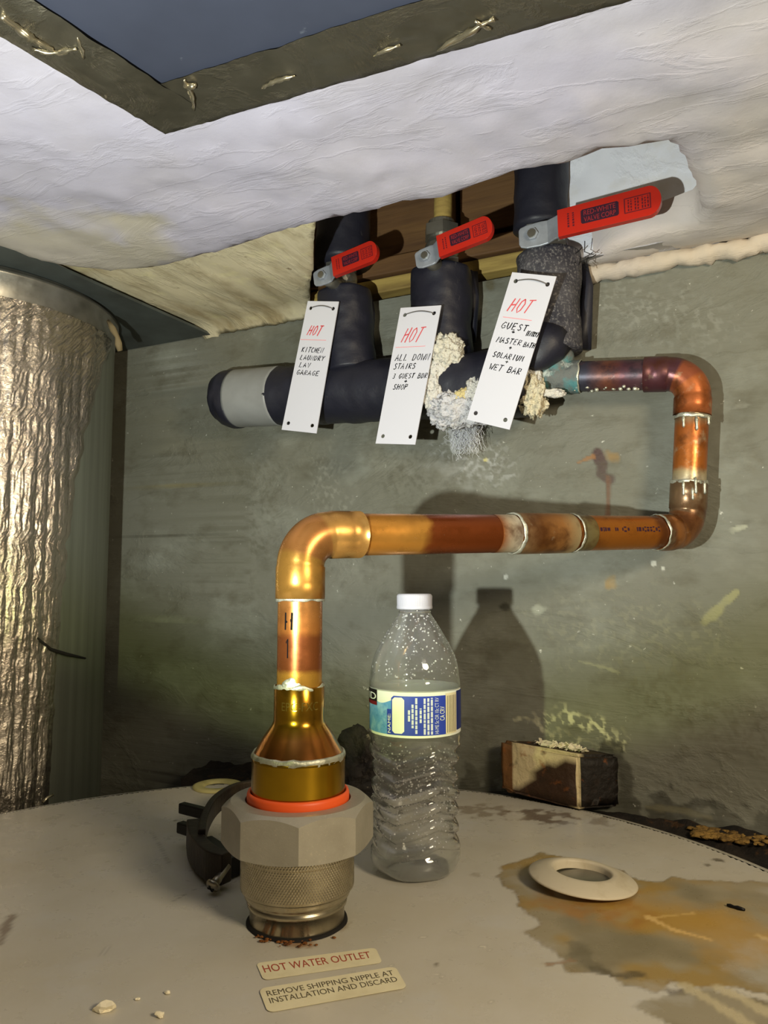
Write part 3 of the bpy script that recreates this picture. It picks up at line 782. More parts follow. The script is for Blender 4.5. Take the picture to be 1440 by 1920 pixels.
mesh('threaded_neck', V, Fc, 'bright_zinc', run)
V, Fc = [], []
nA, nK = 720, 60; prof = [0.0205 + (0.0460 - 0.0205) * i / (nK - 1) for i in range(nK)]
for i, z in enumerate(prof):
    for j in range(nA):
        a = 2 * math.pi * j / nA
        kn = 0.00022 * max(math.sin(j * 2 * math.pi / 6 + i * 1.0), math.sin(j * 2 * math.pi / 6 - i * 1.0)) if 3 < i < nK - 6 else 0
        rr_ = 0.0342 + kn - (0.0012 if i in (0, nK - 1) else 0) + (0.0006 if z > .040 else 0)
        V.append(Vector((AX.x + rr_ * math.cos(a), AX.y + rr_ * math.sin(a), z)))
Fc = grid_faces(nK, nA, True)
mesh('knurled_collar', V, Fc, 'bright_zinc', run)
RO = 0.0462; ap = RO * math.cos(math.pi / 8); z0, z1 = 0.0452, 0.0722
rot8 = math.radians(-90 + 6.7)
V = []; nseg = 8 * 12
for lvl in range(7):
    for j in range(nseg):
        a = rot8 + 2 * math.pi * j / nseg; loc = ((j % 12) / 12 * 45 - 22.5)
        ro = ap / math.cos(math.radians(loc)); rc = ap * 0.955
        ed = max(0, ro - rc) * 0.80
        r_, z_ = [(0.030, z0), (rc * 0.97, z0), (ro, z0 + ed * .5), (ro, z1 - ed), (rc, z1), (0.0322, z1), (0.0318, z1 - 0.012)][lvl]
        V.append(Vector((AX.x + r_ * math.cos(a), AX.y + r_ * math.sin(a), z_)))
o = mesh('octagonal_nut', V, grid_faces(7, nseg, True), 'nut_zinc', run, False); o['label'] = 'grey octagonal union nut'
V, Fc = lathe(AX, [(0.0292, 0.064), (0.0312, 0.064), (0.0312, 0.0752), (0.0307, 0.0768), (0.0296, 0.0772), (0.0290, 0.0765)], 80)
o = mesh('gasket', V, Fc, 'orange_plastic', run); o['label'] = 'bright orange plastic gasket ring'
rdc = [(0.0286, 0.062), (0.0286, 0.0955), (0.0288, 0.0970), (0.0276, 0.099), (0.0215, 0.1095), (0.0168, 0.1160), (0.0157, 0.1185), (0.0156, 0.121), (0.0156, 0.1390), (0.0152, 0.1396), (0.0138, 0.1396)]
V, Fc = lathe(AX, rdc, 96)
C = []
for r_, z_ in rdc:
    cc = S(178, 140, 34) if z_ < .098 else (S(196, 122, 62) if z_ < .116 else S(186, 134, 44))
    C += [cc] * 96
mesh('reducer_fitting', V, Fc, 'brass', run, col=C)['label'] = 'golden bell shaped reducer fitting'
ring('solder_bead', Vector((AX.x, AX.y, 0)), Vector((AX.x, AX.y, 1)), 0.0978, 0.0278, 0.0024, 'solder', 0.0006)
ring('solder_bead', Vector((AX.x, AX.y, 0)), Vector((AX.x, AX.y, 1)), 0.1394, 0.0152, 0.0012, 'solder', 0.0009)
V, Fc = blob((AX.x - .003, AX.y - .0125, 0.1415), .0052, 3, .35, 200, (1.1, .35, 0.9), 3); mesh('solder_smear', V, Fc, 'solder', run)
# stamped letters on the reducer collar
P, f = fit_text('EPC-FXC', -0.62, 0.1262, 0.92, 0.1312)
def cyl(a, z, r): return Vector((AX.x + r * math.sin(a), AX.y - r * math.cos(a), z))
mesh('stamped_text', [cyl(x, y, 0.01568) for x, y in P], up_faces(P, f), 'brass', run, False, col=[S(236, 206, 110)] * len(P))
# riser
oc = S(186, 118, 56); dk = S(138, 78, 40); gd_ = S(196, 142, 58); rd = S(126, 62, 26); og = S(182, 108, 40)
pipe('pipe_tube', Vector((AX.x, AX.y, 0.138)), Vector((AX.x, AX.y, c1.z - 0.034)), 'copper',
     [(0, gd_), (.16, gd_), (.2, dk), (.52, dk), (.58, oc), (.9, S(178, 122, 66)), (1, S(170, 126, 80))])
# marker writing on the riser
for st, (a0, a1, b0, b1) in (('H', (-.62, -.18, 0.1745, 0.1850)), ('1', (-.62, -.30, 0.1575, 0.1690))):
    v, fc = hand(st, 0, 0, 1, 1, 0.15, 0.0, 0.0)
    v = [(a0 + x * (a1 - a0) / .8, b0 + y * (b1 - b0)) for x, y in v]
    mesh('marker_writing', [cyl(x, y, PR + .0001) for x, y in v], up_faces(v, fc), 'black_ink', run, False)
dH = (c2 - c1).normalized()
def col1(t, j): return S(172, 126, 58) if t < .3 else (S(158, 106, 56) if t < .75 else S(176, 130, 68))
elbow('elbow_fitting', c1, UP, dH, 0.0195, 0.0205, 0.022, 0.0150, 0.0155, 'copper', col1, 'bright copper elbow above the union')
ring('solder_bead', Vector((c1.x, c1.y, 0)), Vector((c1.x, c1.y, 1)), c1.z - 0.0405, 0.0145, 0.0013, 'solder', 0.0006)
dR = (c3 - c2).normalized()
L12 = (c2 - c1).length
t_e1 = 0.0415 / L12; t_e2 = 1 - along(c2, c1, u=1232)
pipe('pipe_tube', c1.lerp(c2, t_e1 - .01), c1.lerp(c2, t_e2 + .01), 'copper',
     [(0, S(196, 132, 54)), (.16, S(196, 138, 60)), (.185, rd), (.40, rd), (.44, S(160, 88, 30)), (.56, S(168, 96, 36)), (.62, S(150, 92, 46)), (.75, S(180, 110, 40)), (.93, S(178, 106, 36)), (.96, S(122, 66, 28)), (1, S(120, 70, 34))], n=110)
tA, tB = along(c1, c2, u=962), along(c1, c2, u=1064)
pipe('coupling_fitting', c1.lerp(c2, tA), c1.lerp(c2, tB), 'worn_copper', [(0, S(150, 120, 84)), (.3, S(120, 76, 36)), (.7, S(160, 110, 60)), (1, S(170, 150, 110))], r=0.0155)
for t_, w_ in ((tA, .0017), (tB + .012, .0010), (t_e2 + .0, .0014)): ring('solder_bead', c1, c2, t_, 0.0150, w_, 'solder', 0.0006)
pipe('flux_stain', c1.lerp(c2, tA - .055), c1.lerp(c2, tA - .004), 'worn_copper', [(0, S(150, 84, 36)), (.5, S(196, 178, 150)), (1, S(200, 190, 170))], r=PR + .00015, n=10)
pipe('flux_stain', c1.lerp(c2, tB + .015), c1.lerp(c2, tB + .055), 'worn_copper', [(0, S(122, 112, 78)), (1, S(128, 112, 68))], r=PR + .00015, n=10)
# faint pipe printing
side = dH.cross(UP).normalized()
mb = MB(); tt = along(c1, c2, u=1088); t2 = along(c1, c2, u=1232)
x_ = tt
while x_ < t2:
    w_ = random.uniform(.004, .012)
    if random.random() < .75:
        h_ = random.uniform(.0012, .0024); a0 = .15
        for ss in range(1):
            pA = c1.lerp(c2, x_); pB = c1.lerp(c2, x_ + w_ * .7)
            q = []
            for p_, a_ in ((pA, -h_), (pB, -h_), (pB, h_), (pA, h_)):
                an = a_ / PR + a0; q.append(p_ + (side * math.cos(an) - UP * math.sin(an) * -1) * (PR + .0001))
            mb.add(q, [(0, 1, 2, 3)])
    x_ += w_
mb.build('pipe_printing', 'grip_ink', run, False)
def col2(t, j): return S(150, 96, 48) if t < .3 else (S(128, 84, 50) if t < .7 else S(120, 96, 70))
l2v = (c3 - c2).length * along(c2, c3, v=905) - 0.0195
elbow('elbow_fitting', c2, dH, dR, 0.0195, (c2 - c1).length * (1 - t_e2) - 0.0195, max(l2v, .014), 0.0150, 0.0156, 'worn_copper', col2, 'stained copper elbow low on the right, beside the wall')
tC, tD = along(c2, c3, v=906), along(c2, c3, v=779)
pipe('pipe_tube', c2.lerp(c3, tC - .04), c2.lerp(c3, tD + .04), 'worn_copper', [(0, S(196, 190, 170)), (.2, S(180, 160, 120)), (.26, S(170, 98, 38)), (.75, S(164, 92, 40)), (.85, S(140, 112, 80)), (1, S(150, 130, 100))])
ring('solder_bead', c2, c3, tC, 0.0150, 0.0017, 'solder', 0.0006); ring('solder_bead', c2, c3, tD - .015, 0.0147, 0.0018, 'solder', 0.0008)
# solder drips hanging from the upper elbow
for (u, v, l) in ((1289, 793, .008), (1310, 790, .006), (1270, 790, .004), (1282, 905, .010), (1300, 912, .008), (1268, 912, .007), (1285, 925, .006)):
    p = c2.lerp(c3, along(c2, c3, v=v)); d0 = (CAM - p); d0.z = 0; d0.normalize(); q = d0.cross(UP) * -1
    off = px(u - proj(p)[0], p); sn = max(-1, min(1, off / PR)); e = d0 * math.sqrt(1 - sn * sn) - (d0.cross(UP)) * -sn
    b = p + e * (0.0150 if v < 850 else .0157)
    V, Fc = sweep([b + UP * .003, b, b - UP * l * .5, b - UP * l, b - UP * (l + .0015)], [.0006, .0014, .0010, .0013, .0004], 10); mesh('solder_drip', V, Fc, 'solder', run)
dT = (dM - c3).normalized(); L3 = (dM - c3).length
def col3(t, j): return S(172, 96, 50) if t < .45 else (S(150, 82, 54) if t < .7 else S(86, 52, 60))
elbow('elbow_fitting', c3, dR, dT, 0.0215, (c3 - c2).length * (1 - tD) - 0.0215, 0.020, 0.0152, 0.0158, 'worn_copper', col3, 'dull red copper elbow at the top right')
tE = along(c3, dM, u=1200); tF = along(c3, dM, u=1088)
pipe('pipe_tube', c3.lerp(dM, tE - .05), c3.lerp(dM, tF + .05), 'oxide_copper', [(0, S(90, 66, 72)), (.3, S(80, 50, 60)), (.5, S(116, 70, 52)), (.8, S(60, 60, 74)), (1, S(60, 66, 76))])
pipe('tee_fitting', c3.lerp(dM, tF), c3.lerp(dM, 1.04), 'verdigris', None, r=0.0158, jit=0.0012)
ring('solder_bead', c3, dM, tF, 0.0152, 0.0012, 'solder', 0.0006)
pT = c3.lerp(dM, along(c3, dM, u=1045)); V, Fc = sweep(lerp_line(pT, pT + UP * .032, 8), [.016] * 8, 30, True, .0018, 120); mesh('tee_branch', V, Fc, 'verdigris', run)
# drops along the underside of the oxidised pipe
mb = MB()
for i in range(26):
    t_ = random.uniform(tE - .12, tF + .25); p = c3.lerp(dM, t_); V, Fc = blob(p - UP * (.0142 + random.uniform(-.004, .001)) - N * random.uniform(.003, .008), random.uniform(.0008, .0022), 1, .5, 300, (1.3, 1, 1), i); mb.add(V, Fc)
tag(mb.build('mineral_beads', 'solder', run), kind='stuff')

# ============================================================ INSULATED MANIFOLD
MD = 0.040; mL = onW(430, 748, MD); mR = onW(1012, 716, MD); MR = 0.0325
man = thing('insulated_manifold', (onW(700, 740, MD).x, onW(700, 740, MD).y, mL.z - .03), 'black foam insulated pipe manifold with three risers along the concrete wall', 'pipe')
def insul(name, A, B, r, n=50, jit=0.0015, lab=None, prof=None, dust=None, m='insulation'):
    P = lerp_line(A, B, n); R = [r * (prof(i / (n - 1)) if prof else 1) for i in range(n)]
    V, Fc = sweep(P, R, 44, True, jit, 45)
    o = mesh(name, V, Fc, m, man, col=[dust or (0, 0, 0, 0)] * len(V) if m in ('insulation', 'crust', 'dusty_insulation') else None)
    if lab: o['label'] = lab
    return o
tm = lambda u: along(mL, mR, u=u)
insul('pipe_insulation', mL.lerp(mR, tm(522)), mL.lerp(mR, tm(1000)), MR, 90)
insul('tape_band', mL.lerp(mR, tm(447)), mL.lerp(mR, tm(528)), MR + .0006, 20, .0004, 'grey tape wrapped round the left end', m='grey_tape')
insul('pipe_end', mL.lerp(mR, tm(417)), mL.lerp(mR, tm(448)), MR, 14, .003, 'ragged black open end', lambda t: .86 + .14 * min(1, t * 2))
# risers
def pv(u, v): return onW(u, v, MD)
RT = [(645, 548, 656, 700, 50), (827, 507, 828, 690, 57), (1028, 478, 1030, 662, 59)]
for i, (u0, v0, u1, v1, hw) in enumerate(RT):
    A, B = pv(u0, v0), pv(u1, v1); r = px(hw, A)
    insul('riser_insulation', A, B, r, 40, .0018, None, lambda t: min(1, .84 + t * 6) * (1 + .02 * math.sin(t * 9)), m='dusty_insulation' if i == 2 else 'insulation')
for i, (u0, v0, u1, v1, hw) in enumerate([(645, 330, 643, 498, 51), (1016, 230, 1014, 432, 50)]):
    A, B = pv(u0, v0), pv(u1, v1); insul('riser_insulation', A, B, px(hw, B), 24, .0015)
A, B = pv(832, 280), pv(830, 440); V, Fc = sweep(lerp_line(A, B, 12), px(17, B), 24); mesh('bare_riser', V, Fc, 'pale_wood', man)['label'] = 'bare tan pipe above the middle valve'
# torn foam flap below the right riser
V, Fc = sweep([pv(1035, 640) - N * .012, pv(1030, 668) - N * .018, pv(1018, 690) - N * .024, pv(1012, 704) - N * .026], [.022, .018, .012, .004], 16, True, .004, 90, 1.0); mesh('foam_flap', V, Fc, 'insulation', man, col=[(0, 0, 0, 0)] * len(V))
for (P_, ) in (([(686, 560), (694, 590), (689, 625), (692, 650)],), ([(882, 512), (888, 560), (884, 640)],), ([(1092, 500), (1102, 540), (1098, 610), (1092, 655)],)):  # dark strips added for the risers' narrow shadows on the wall
    P = [onW(u, v, 0.018) for u, v in P_]; V, Fc = sweep(P, .006, 10, True, .004, 130); mesh('riser_shadow_strip', V, Fc, 'insulation', man, col=[(0, 0, 0, 0)] * len(V))
# mineral crust
wh = (0, 0, 0, 0); yl = S(226, 208, 150)
def crust(u, v, d, r, sq, seed, cc=wh, amp=.45, sub=4):
    V, Fc = blob(onW(u, v, d), r, 5, amp * .7, 170, sq, seed); V, Fc = V, Fc
    o = mesh('mineral_crust', V, Fc, 'crust', man, col=[cc] * len(V)); return o
crust(838, 660, MD + .026, .0145, (1.1, .8, 1.15), 1, S(228, 222, 202)[:3] + (.6,))
crust(818, 690, MD + .030, .011, (1.1, .6, .9), 2)
crust(868, 768, MD + .022, .021, (1.35, .8, .8), 3, S(214, 214, 222)[:3] + (.8,))
crust(838, 770, MD + .024, .017, (1.0, .8, 1.0), 4, S(214, 214, 222)[:3] + (.8,))
crust(812, 735, MD + .030, .0145, (.7, .5, 1.5), 5)
crust(872, 745, MD + .031, .009, (1, .5, 1), 6, yl)
crust(895, 735, MD + .028, .012, (1, .6, 1.2), 16, wh)
crust(998, 742, MD + .014, .0155, (.75, 1.0, 1.35), 7, yl[:3] + (.5,))
crust(996, 700, MD + .014, .0125, (.7, .9, 1.4), 8)
crust(1010, 757, MD + .010, .009, (1, .9, .9), 9, yl[:3] + (.5,))
crust(1038, 738, MD + .014, .0075, (1.5, .6, .5), 10)
# hanging lint and mineral fibres
mb = MB()
for i in range(520):
    br_ = random.random()
    u = random.gauss(868, 13); v = random.uniform(776, 806); p = onW(u, v, MD + random.uniform(-.012, .016)); P = [p]
    n = random.randint(4, 9); aim_u = 852 if br_ < .55 else (890 if br_ < .85 else random.uniform(860, 915)); aim = onW(aim_u + random.gauss(0, 6), random.uniform(800, 872), .012)
    for j in range(n):
        p = p.lerp(aim, .16) + Vector((random.gauss(0, .0016), random.gauss(0, .0010), random.gauss(0, .0016)))
        if p.dot(N) > WC - .003: p = p - N * (p.dot(N) - WC + .003)
        P.append(p)
    V, Fc = sweep(P, [random.uniform(.00008, .00022)] * len(P), 4, False); mb.add(V, Fc)
tag(mb.build('lint_fibres', 'fibre', man, False), 'white lint hanging under the manifold', kind='stuff')
# loose bristles by the right riser
mb = MB()
for i in range(14):
    p = onW(random.uniform(1062, 1100), random.uniform(470, 500), MD + .012); d = Vector((random.gauss(0, 1), random.gauss(-.5, .6), random.gauss(0, .8))).normalized()
    V, Fc = sweep([p, p + d * .005, p + d * .009 + UP * .001], .0004, 4, False); mb.add(V, Fc)
tag(mb.build('foam_bristles', 'insulation', man, False, ), kind='stuff')

# ============================================================ BALL VALVES
def valve(bolt, tip, gripx, hgt, dd, lab, zr, sc, body):
    """bolt/tip pixels on the plane dd metres off the wall; gripx pixel where the red grip begins"""
    B = onW(*bolt, dd); E = onW(*tip, dd + .004); ax = (E - B); L = ax.length; ax.normalize(); ay = (-N).cross(ax); ay.normalize(); az = ax.cross(ay)
    if ay.z < 0: ay, az = -ay, -az
    outw = -N
    g0 = ((onW(*gripx, dd) - B).length)
    root = thing('ball_valve', tuple(B - UP * .02), lab, 'valve', 'red handled ball valves on the manifold')
    pl = lambda x, y, h: B + ax * x + ay * y + outw * h
    h2 = hgt / 2
    # body on the pipe axis
    ctr = onW(*body, MD)
    mb = MB()
    mb.add(*sweep([ctr - UP * zr[0], ctr + UP * zr[1]], .0135 * sc, 24))
    for z_ in (-.6 * zr[0], .62 * zr[1]):
        V, Fc = sweep([ctr + UP * (z_ - .006 * sc), ctr + UP * (z_ + .006 * sc)], .0185 * sc, 6); mb.add(V, Fc)
    mb.add(*blob(ctr, .0175 * sc, 3, .03, 60))
    mb.build('valve_body', 'galvanised', root, False)
    V, Fc = sweep([B + N * (dd - MD - .010), B + N * .001], .0075 * sc, 20); mesh('stem', V, Fc, 'galvanised', root)
    # lever plate with jog to the grip
    n_ = 9; V = []; xs_ = [(-.0115 * sc, .55), (-.010 * sc, .8), (-.005 * sc, .95), (.006 * sc, 1.0), (g0 * .55, .95), (g0 * .80, .9), (g0, .92), (g0 + .010, .9)]
    hs = [0, 0, 0, 0, 0, .0035, .006, .006]
    for (x, k_), h in zip(xs_, hs):
        for y, hh in ((-h2 * k_, h), (h2 * k_ * .75, h), (h2 * k_ * .75, h + .0026), (-h2 * k_, h + .0026)): V.append(pl(x, y, hh))
    Fc = [tuple(reversed(f)) for f in grid_faces(len(xs_), 4, True)] + [(0, 1, 2, 3), tuple(reversed([(len(xs_) - 1) * 4 + i for i in range(4)]))]
    lev = mesh('lever', V, Fc, 'lever_steel', root, False); bevel(lev, .0008)
    V, Fc = slab(circle(0, 0, .0050 * sc, 6), [], lambda x, y, h: pl(x, y - .001, .0026 + h), .0030); nut = mesh('lever_nut', V, Fc, 'lever_steel', root, False); bevel(nut, .0005)
    V, Fc = slab(circle(0, 0, .0034 * sc, 14), [], lambda x, y, h: pl(x, y - .001, .0056 + h), .0014); mesh('stem_end', V, Fc, 'galvanised', nut, False)
    # red grip: rounded end
    h3 = h2 * .98
    poly = [(g0, -h3), (L - h3 * .8, -h3 * 1.0)] + [(L - h3 * .8 + h3 * .8 * math.sin(a), -h3 * math.cos(a)) for a in np.linspace(.15, math.pi - .15, 13)] + [(L - h3 * .8, h3), (g0, h3 * .92)]
    V, Fc = slab(poly, [], lambda x, y, h: pl(x, y, .0048 + h), .0062); gr = mesh('grip', V, Fc, 'red_vinyl', root, False); bevel(gr, .0018, 3)
    gr['label'] = 'glossy red vinyl grip'
    top_ = .0048 + .0062 + .00012
    gl_ = L - g0
    def dec(poly2, m_, h=top_):
        V, Fc = slab(poly2, [], lambda x, y, hh: pl(g0 + x * gl_, y * h3, h + hh), .00006); return mesh('grip_print', V, Fc, m_, gr, False)
    dec(rrect(.24, -.52, .60, .50, .03) if False else [(.25, -.5), (.59, -.5), (.605, -.4), (.605, .4), (.59, .5), (.25, .5), (.235, .4), (.235, -.4)], 'grip_ink')
    for txt, b0, b1 in (('RED-WHITE', .06, .40), ('VALVE CORP', -.40, -.06)):
        P, f = fit_text(txt, .265, b0, .575, b1)
        mesh('grip_print', [pl(g0 + x * gl_, y * h3, top_ + .0002) for x, y in P], up_faces(P, f), 'grip_letter', gr, False)
    mb = MB()
    def bar(x0, y0, x1, y1):
        V, Fc = slab([(x0, y0), (x1, y0), (x1, y1), (x0, y1)], [], lambda x, y, hh: pl(g0 + x * gl_, y * h3, top_ + hh), .00006); mb.add(V, Fc)
    for x0, y0, x1, y1 in ((.655, -.52, .905, -.46), (.655, .46, .905, .52), (.655, -.46, .665, .46), (.895, -.46, .905, .46)): bar(x0, y0, x1, y1)
    for xx in (.69, .715, .755, .78, .82, .845, .872):
        y = -.40
        while y < .36:
            l_ = random.uniform(.08, .22); bar(xx, y, xx + .013, min(y + l_, .40)); y += l_ + .06
    for xx in (.10, .15):
        y = -.5
        while y < .45:
            l_ = random.uniform(.08, .18); bar(xx, y, xx + .018, min(y + l_, .5)); y += l_ + .05
    tag(mb.build('grip_print', 'grip_red_ink', gr, False), kind='stuff')
    return root
valve((607, 517), (716, 474), (632, 500), .0215, .088, 'ball valve with short red handle, leftmost, above the kitchen tag', (.020, .022), 1.0, (640, 525))
valve((800, 481), (930, 430), (829, 468), .0225, .090, 'ball valve with short red handle and bare galvanised body, middle of three', (.028, .030), 1.0, (828, 470))
valve((1000, 440), (1243, 381), (1050, 418), .0262, .078, 'ball valve with the longest red handle, in front of the plaster patch', (.020, .022), 1.15, (1020, 450))

# ============================================================ HANGING TAGS
def tagthing(q, dd, lab, red, black, lines):
    TL, TR, BR, BL = (onW(u, v, d_) for (u, v), d_ in zip(q, dd))
    w = (TR - TL).length; h = (BL - TL).length
    nrm = (BL - TL).cross(TR - TL).normalized()
    if nrm.dot(N) > 0: nrm = -nrm
    pl = lambda x, y, hh: TL.lerp(TR, x / w).lerp(BL.lerp(BR, x / w), 1 - y / h) + nrm * hh
    hr = .0020; hx, hy = w * .14, h * .055
    holes = [circle(hx, h - hy, hr, 12), circle(w - hx, h - hy, hr, 12), circle(hx * 1.1, hy, hr, 12), circle(w - hx * 1.1, hy, hr, 12)]
    V, Fc = slab([(0, 0), (w, 0), (w, h), (0, h)], holes, pl, .0010)
    root = thing('hanging_tag', tuple((BL + BR) / 2), lab, 'tag', 'white handwritten tags hung on the manifold')
    body = mesh('tag_plate', V, Fc, 'tag_plastic', root, False)
    n = 14
    P = [pl(hx + (w - 2 * hx) * i / (n - 1), h - hy + .0025 * math.sin(math.pi * i / (n - 1)), .0016 + .0008 * math.sin(math.pi * i / (n - 1)) - (.004 if i in (0, n - 1) else 0)) for i in range(n)]
    V, Fc = sweep(P, .0005, 6); mesh('hanging_wire', V, Fc, 'wire', root)
    def put(v, f, m_, name): mesh(name, [pl(x, y, .00115) for x, y in v], up_faces(v, f), m_, root, False)
    (txt, a0, a1, b0, hh, ul) = red
    v, f = hand(txt, a0 * w, (1 - b0) * h, a1 * w, hh * h, .0011, .35, .03); put(v, f, 'red_ink', 'red_writing')
    v, f = ribbon([(ul[0] * w, (1 - ul[2]) * h), (ul[1] * w, (1 - ul[2]) * h + .0003)], .0006); put(v, f, 'pale_red_ink', 'red_writing')
    for (txt, a0, a1, b0, hh) in lines:
        v, f = hand(txt, a0 * w, (1 - b0) * h, a1 * w, hh * h, .0008, .22, .05); put(v, f, 'black_ink', 'black_writing')
    return root
tagthing([(578, 565), (636, 566), (594, 813), (529, 806)], (.074, .074, .078, .078), 'white plastic tag listing kitchen and laundry, leftmost on the manifold', ('HOT', .18, .62, .265, .075, (.02, .82, .30)), None,
        [('KITCHEN', .12, .80, .395, .038), ('LAUNDRY', .12, .88, .455, .036), ('LAV', .14, .50, .512, .036), ('GARAGE', .10, .80, .570, .036)])
tagthing([(752, 578), (828, 573), (779, 834), (705, 832)], (.078, .078, .085, .085), 'white plastic tag listing all down stairs, hanging in the middle', ('HOT', .16, .66, .26, .105, (.06, .80, .295)), None,
        [('ALL DOWN', .10, .96, .395, .046), ('STAIRS', .10, .66, .455, .040), ('3 GUEST BDR', .12, .99, .525, .036), ('+', .42, .54, .560, .028), ('SHOP', .18, .56, .605, .038)])
tagthing([(961, 511), (1044, 519), (956, 806), (876, 787)], (.090, .090, .084, .084), 'white plastic tag listing guest and master bath, rightmost and most tilted', ('HOT', .14, .66, .255, .090, (.10, .76, .295)), None,
        [('GUEST', .12, .74, .368, .042), ('(ENTRY)', .72, 1.0, .392, .030), ('+', .38, .50, .395, .024), ('MASTER', .12, .70, .462, .036), ('BATH', .74, 1.0, .465, .032), ('+', .42, .54, .498, .026), ('SOLARIUM', .13, .84, .560, .036), ('+', .44, .56, .590, .024), ('WET BAR', .14, .88, .645, .040)])

# ============================================================ WATER BOTTLE
BY = 0.565; BC = Vector((onz(775, 1632, 0).x + 0.0015, BY, 0))
bot = thing('water_bottle', (BC.x, BC.y, 0), 'clear plastic water bottle with blue label standing on the heater', 'bottle')
bz = lambda v: aty(778, v, BY).z
br = lambda n, v: px(n, aty(778, v, BY))
prof_px = [(1617, 80), (1606, 84), (1593, 84), (1573, 80), (1554, 77.5), (1525, 77), (1505, 77.5), (1486, 78.5), (1466, 77.5), (1449, 75), (1434, 75.5), (1418, 78), (1398, 82.5), (1372, 85), (1366, 84), (1290, 84), (1284, 86), (1272, 85.5), (1268, 83.5), (1255, 83), (1245, 81.5),
           (1235, 79), (1225, 75.5), (1216, 71), (1206, 66), (1197, 60.5), (1187, 54.5), (1177, 48.5), (1167, 42), (1158, 36), (1151, 31.5), (1147, 29.5), (1138, 28.5)]
pr_ = [(br(60, 1630), 0.0), (br(72, 1630), 0.0022)] + [(br(r, v), bz(v)) for v, r in prof_px]
zz = np.array([p[1] for p in pr_]); rr0 = np.array([p[0] for p in pr_])
o_ = np.argsort(zz); zz = zz[o_]; rr0 = rr0[o_]
zlo, zhi = bz(1592), bz(1385)
def brad(z, a):
    r = float(np.interp(z, zz, rr0))
    if zlo < z < zhi:
        e = min(1, (z - zlo) / .008, (zhi - z) / .008)
        tri = abs(((a / (2 * math.pi) * 6) % 2) - 1)
        w_ = math.sin(2 * math.pi * (z / 0.0118 + 0.75 * tri)); r += e * 0.0019 * math.copysign(abs(w_) ** .6, w_)
    if z < 0.011:
        r -= 0.0016 * (1 - z / .011) * (0.5 + 0.5 * math.cos(5 * a))
    if z > bz(1262): r -= 0.00035 * (0.5 + .5 * math.cos(a * 10)) * min(1, (z - bz(1262)) / .01)
    return r
zs = np.concatenate([np.linspace(0.0, zlo, 14), np.linspace(zlo, zhi, 90)[1:], np.linspace(zhi, zz[-1], 60)[1:]])
sg_ = 108
rings = [(0.0, 'c', 0.0065), (0.0, 'm', .45), (0.0, 'm', .85)]
V = []; th = 0.0007
V.append(Vector((BC.x, BC.y, 0.006)))
ringsz = []
def addring(fr):
    st = len(V)
    for j in range(sg_):
        a = 2 * math.pi * j / sg_; r, z = fr(a); V.append(Vector((BC.x + r * math.cos(a), BC.y + r * math.sin(a), z)))
    ringsz.append(st)
addring(lambda a: (brad(0, a) * .5, 0.0045)); addring(lambda a: (brad(0, a) * .85, 0.0008))
for z in zs: addring(lambda a, z=z: (brad(z, a), z))
for z in zs[::-1]: addring(lambda a, z=z: (brad(z, a) - th, max(z, th * 1.2)))
addring(lambda a: (brad(0, a) * .83, 0.0008 + th)); addring(lambda a: (brad(0, a) * .5, 0.0045 + th))
V.append(Vector((BC.x, BC.y, 0.006 + th))); last = len(V) - 1
Fc = []
for a_, b_ in zip(ringsz[:-1], ringsz[1:]):
    for j in range(sg_):
        j2 = (j + 1) % sg_; Fc.append((a_ + j, a_ + j2, b_ + j2, b_ + j))
for j in range(sg_):
    Fc.append((0, ringsz[0] + (j + 1) % sg_, ringsz[0] + j)); Fc.append((last, ringsz[-1] + j, ringsz[-1] + (j + 1) % sg_))
mesh('bottle_shell', V, Fc, 'pet', bot)
# cap
cz0, cz1 = bz(1142), bz(1113); cr = br(33.5, 1125)
def capr(r, z, a): return r + (0.00022 * math.cos(a * 60) if cz0 + .0025 < z < cz1 - .0015 else 0)
V, Fc = lathe(BC, [(br(29, 1140), cz0 + .0002), (cr - .0004, cz0), (cr, cz0 + .0006), (cr, cz0 + .0022), (cr - .0004, cz0 + .0026), (cr - .0003, cz1 - .0016), (cr - .0009, cz1 - .0004), (cr - .0022, cz1), (cr * .5, cz1), (0.0001, cz1)], 180, capr)
mesh('bottle_cap', V, Fc, 'cap_plastic', bot)['label'] = 'white screw cap'
# neck support ring
V, Fc = lathe(BC, [(br(28, 1144), bz(1144)), (br(31, 1145), bz(1145.5)), (br(31, 1146), bz(1147.5)), (br(28, 1148), bz(1149))], 60); mesh('neck_ring', V, Fc, 'pet', bot)
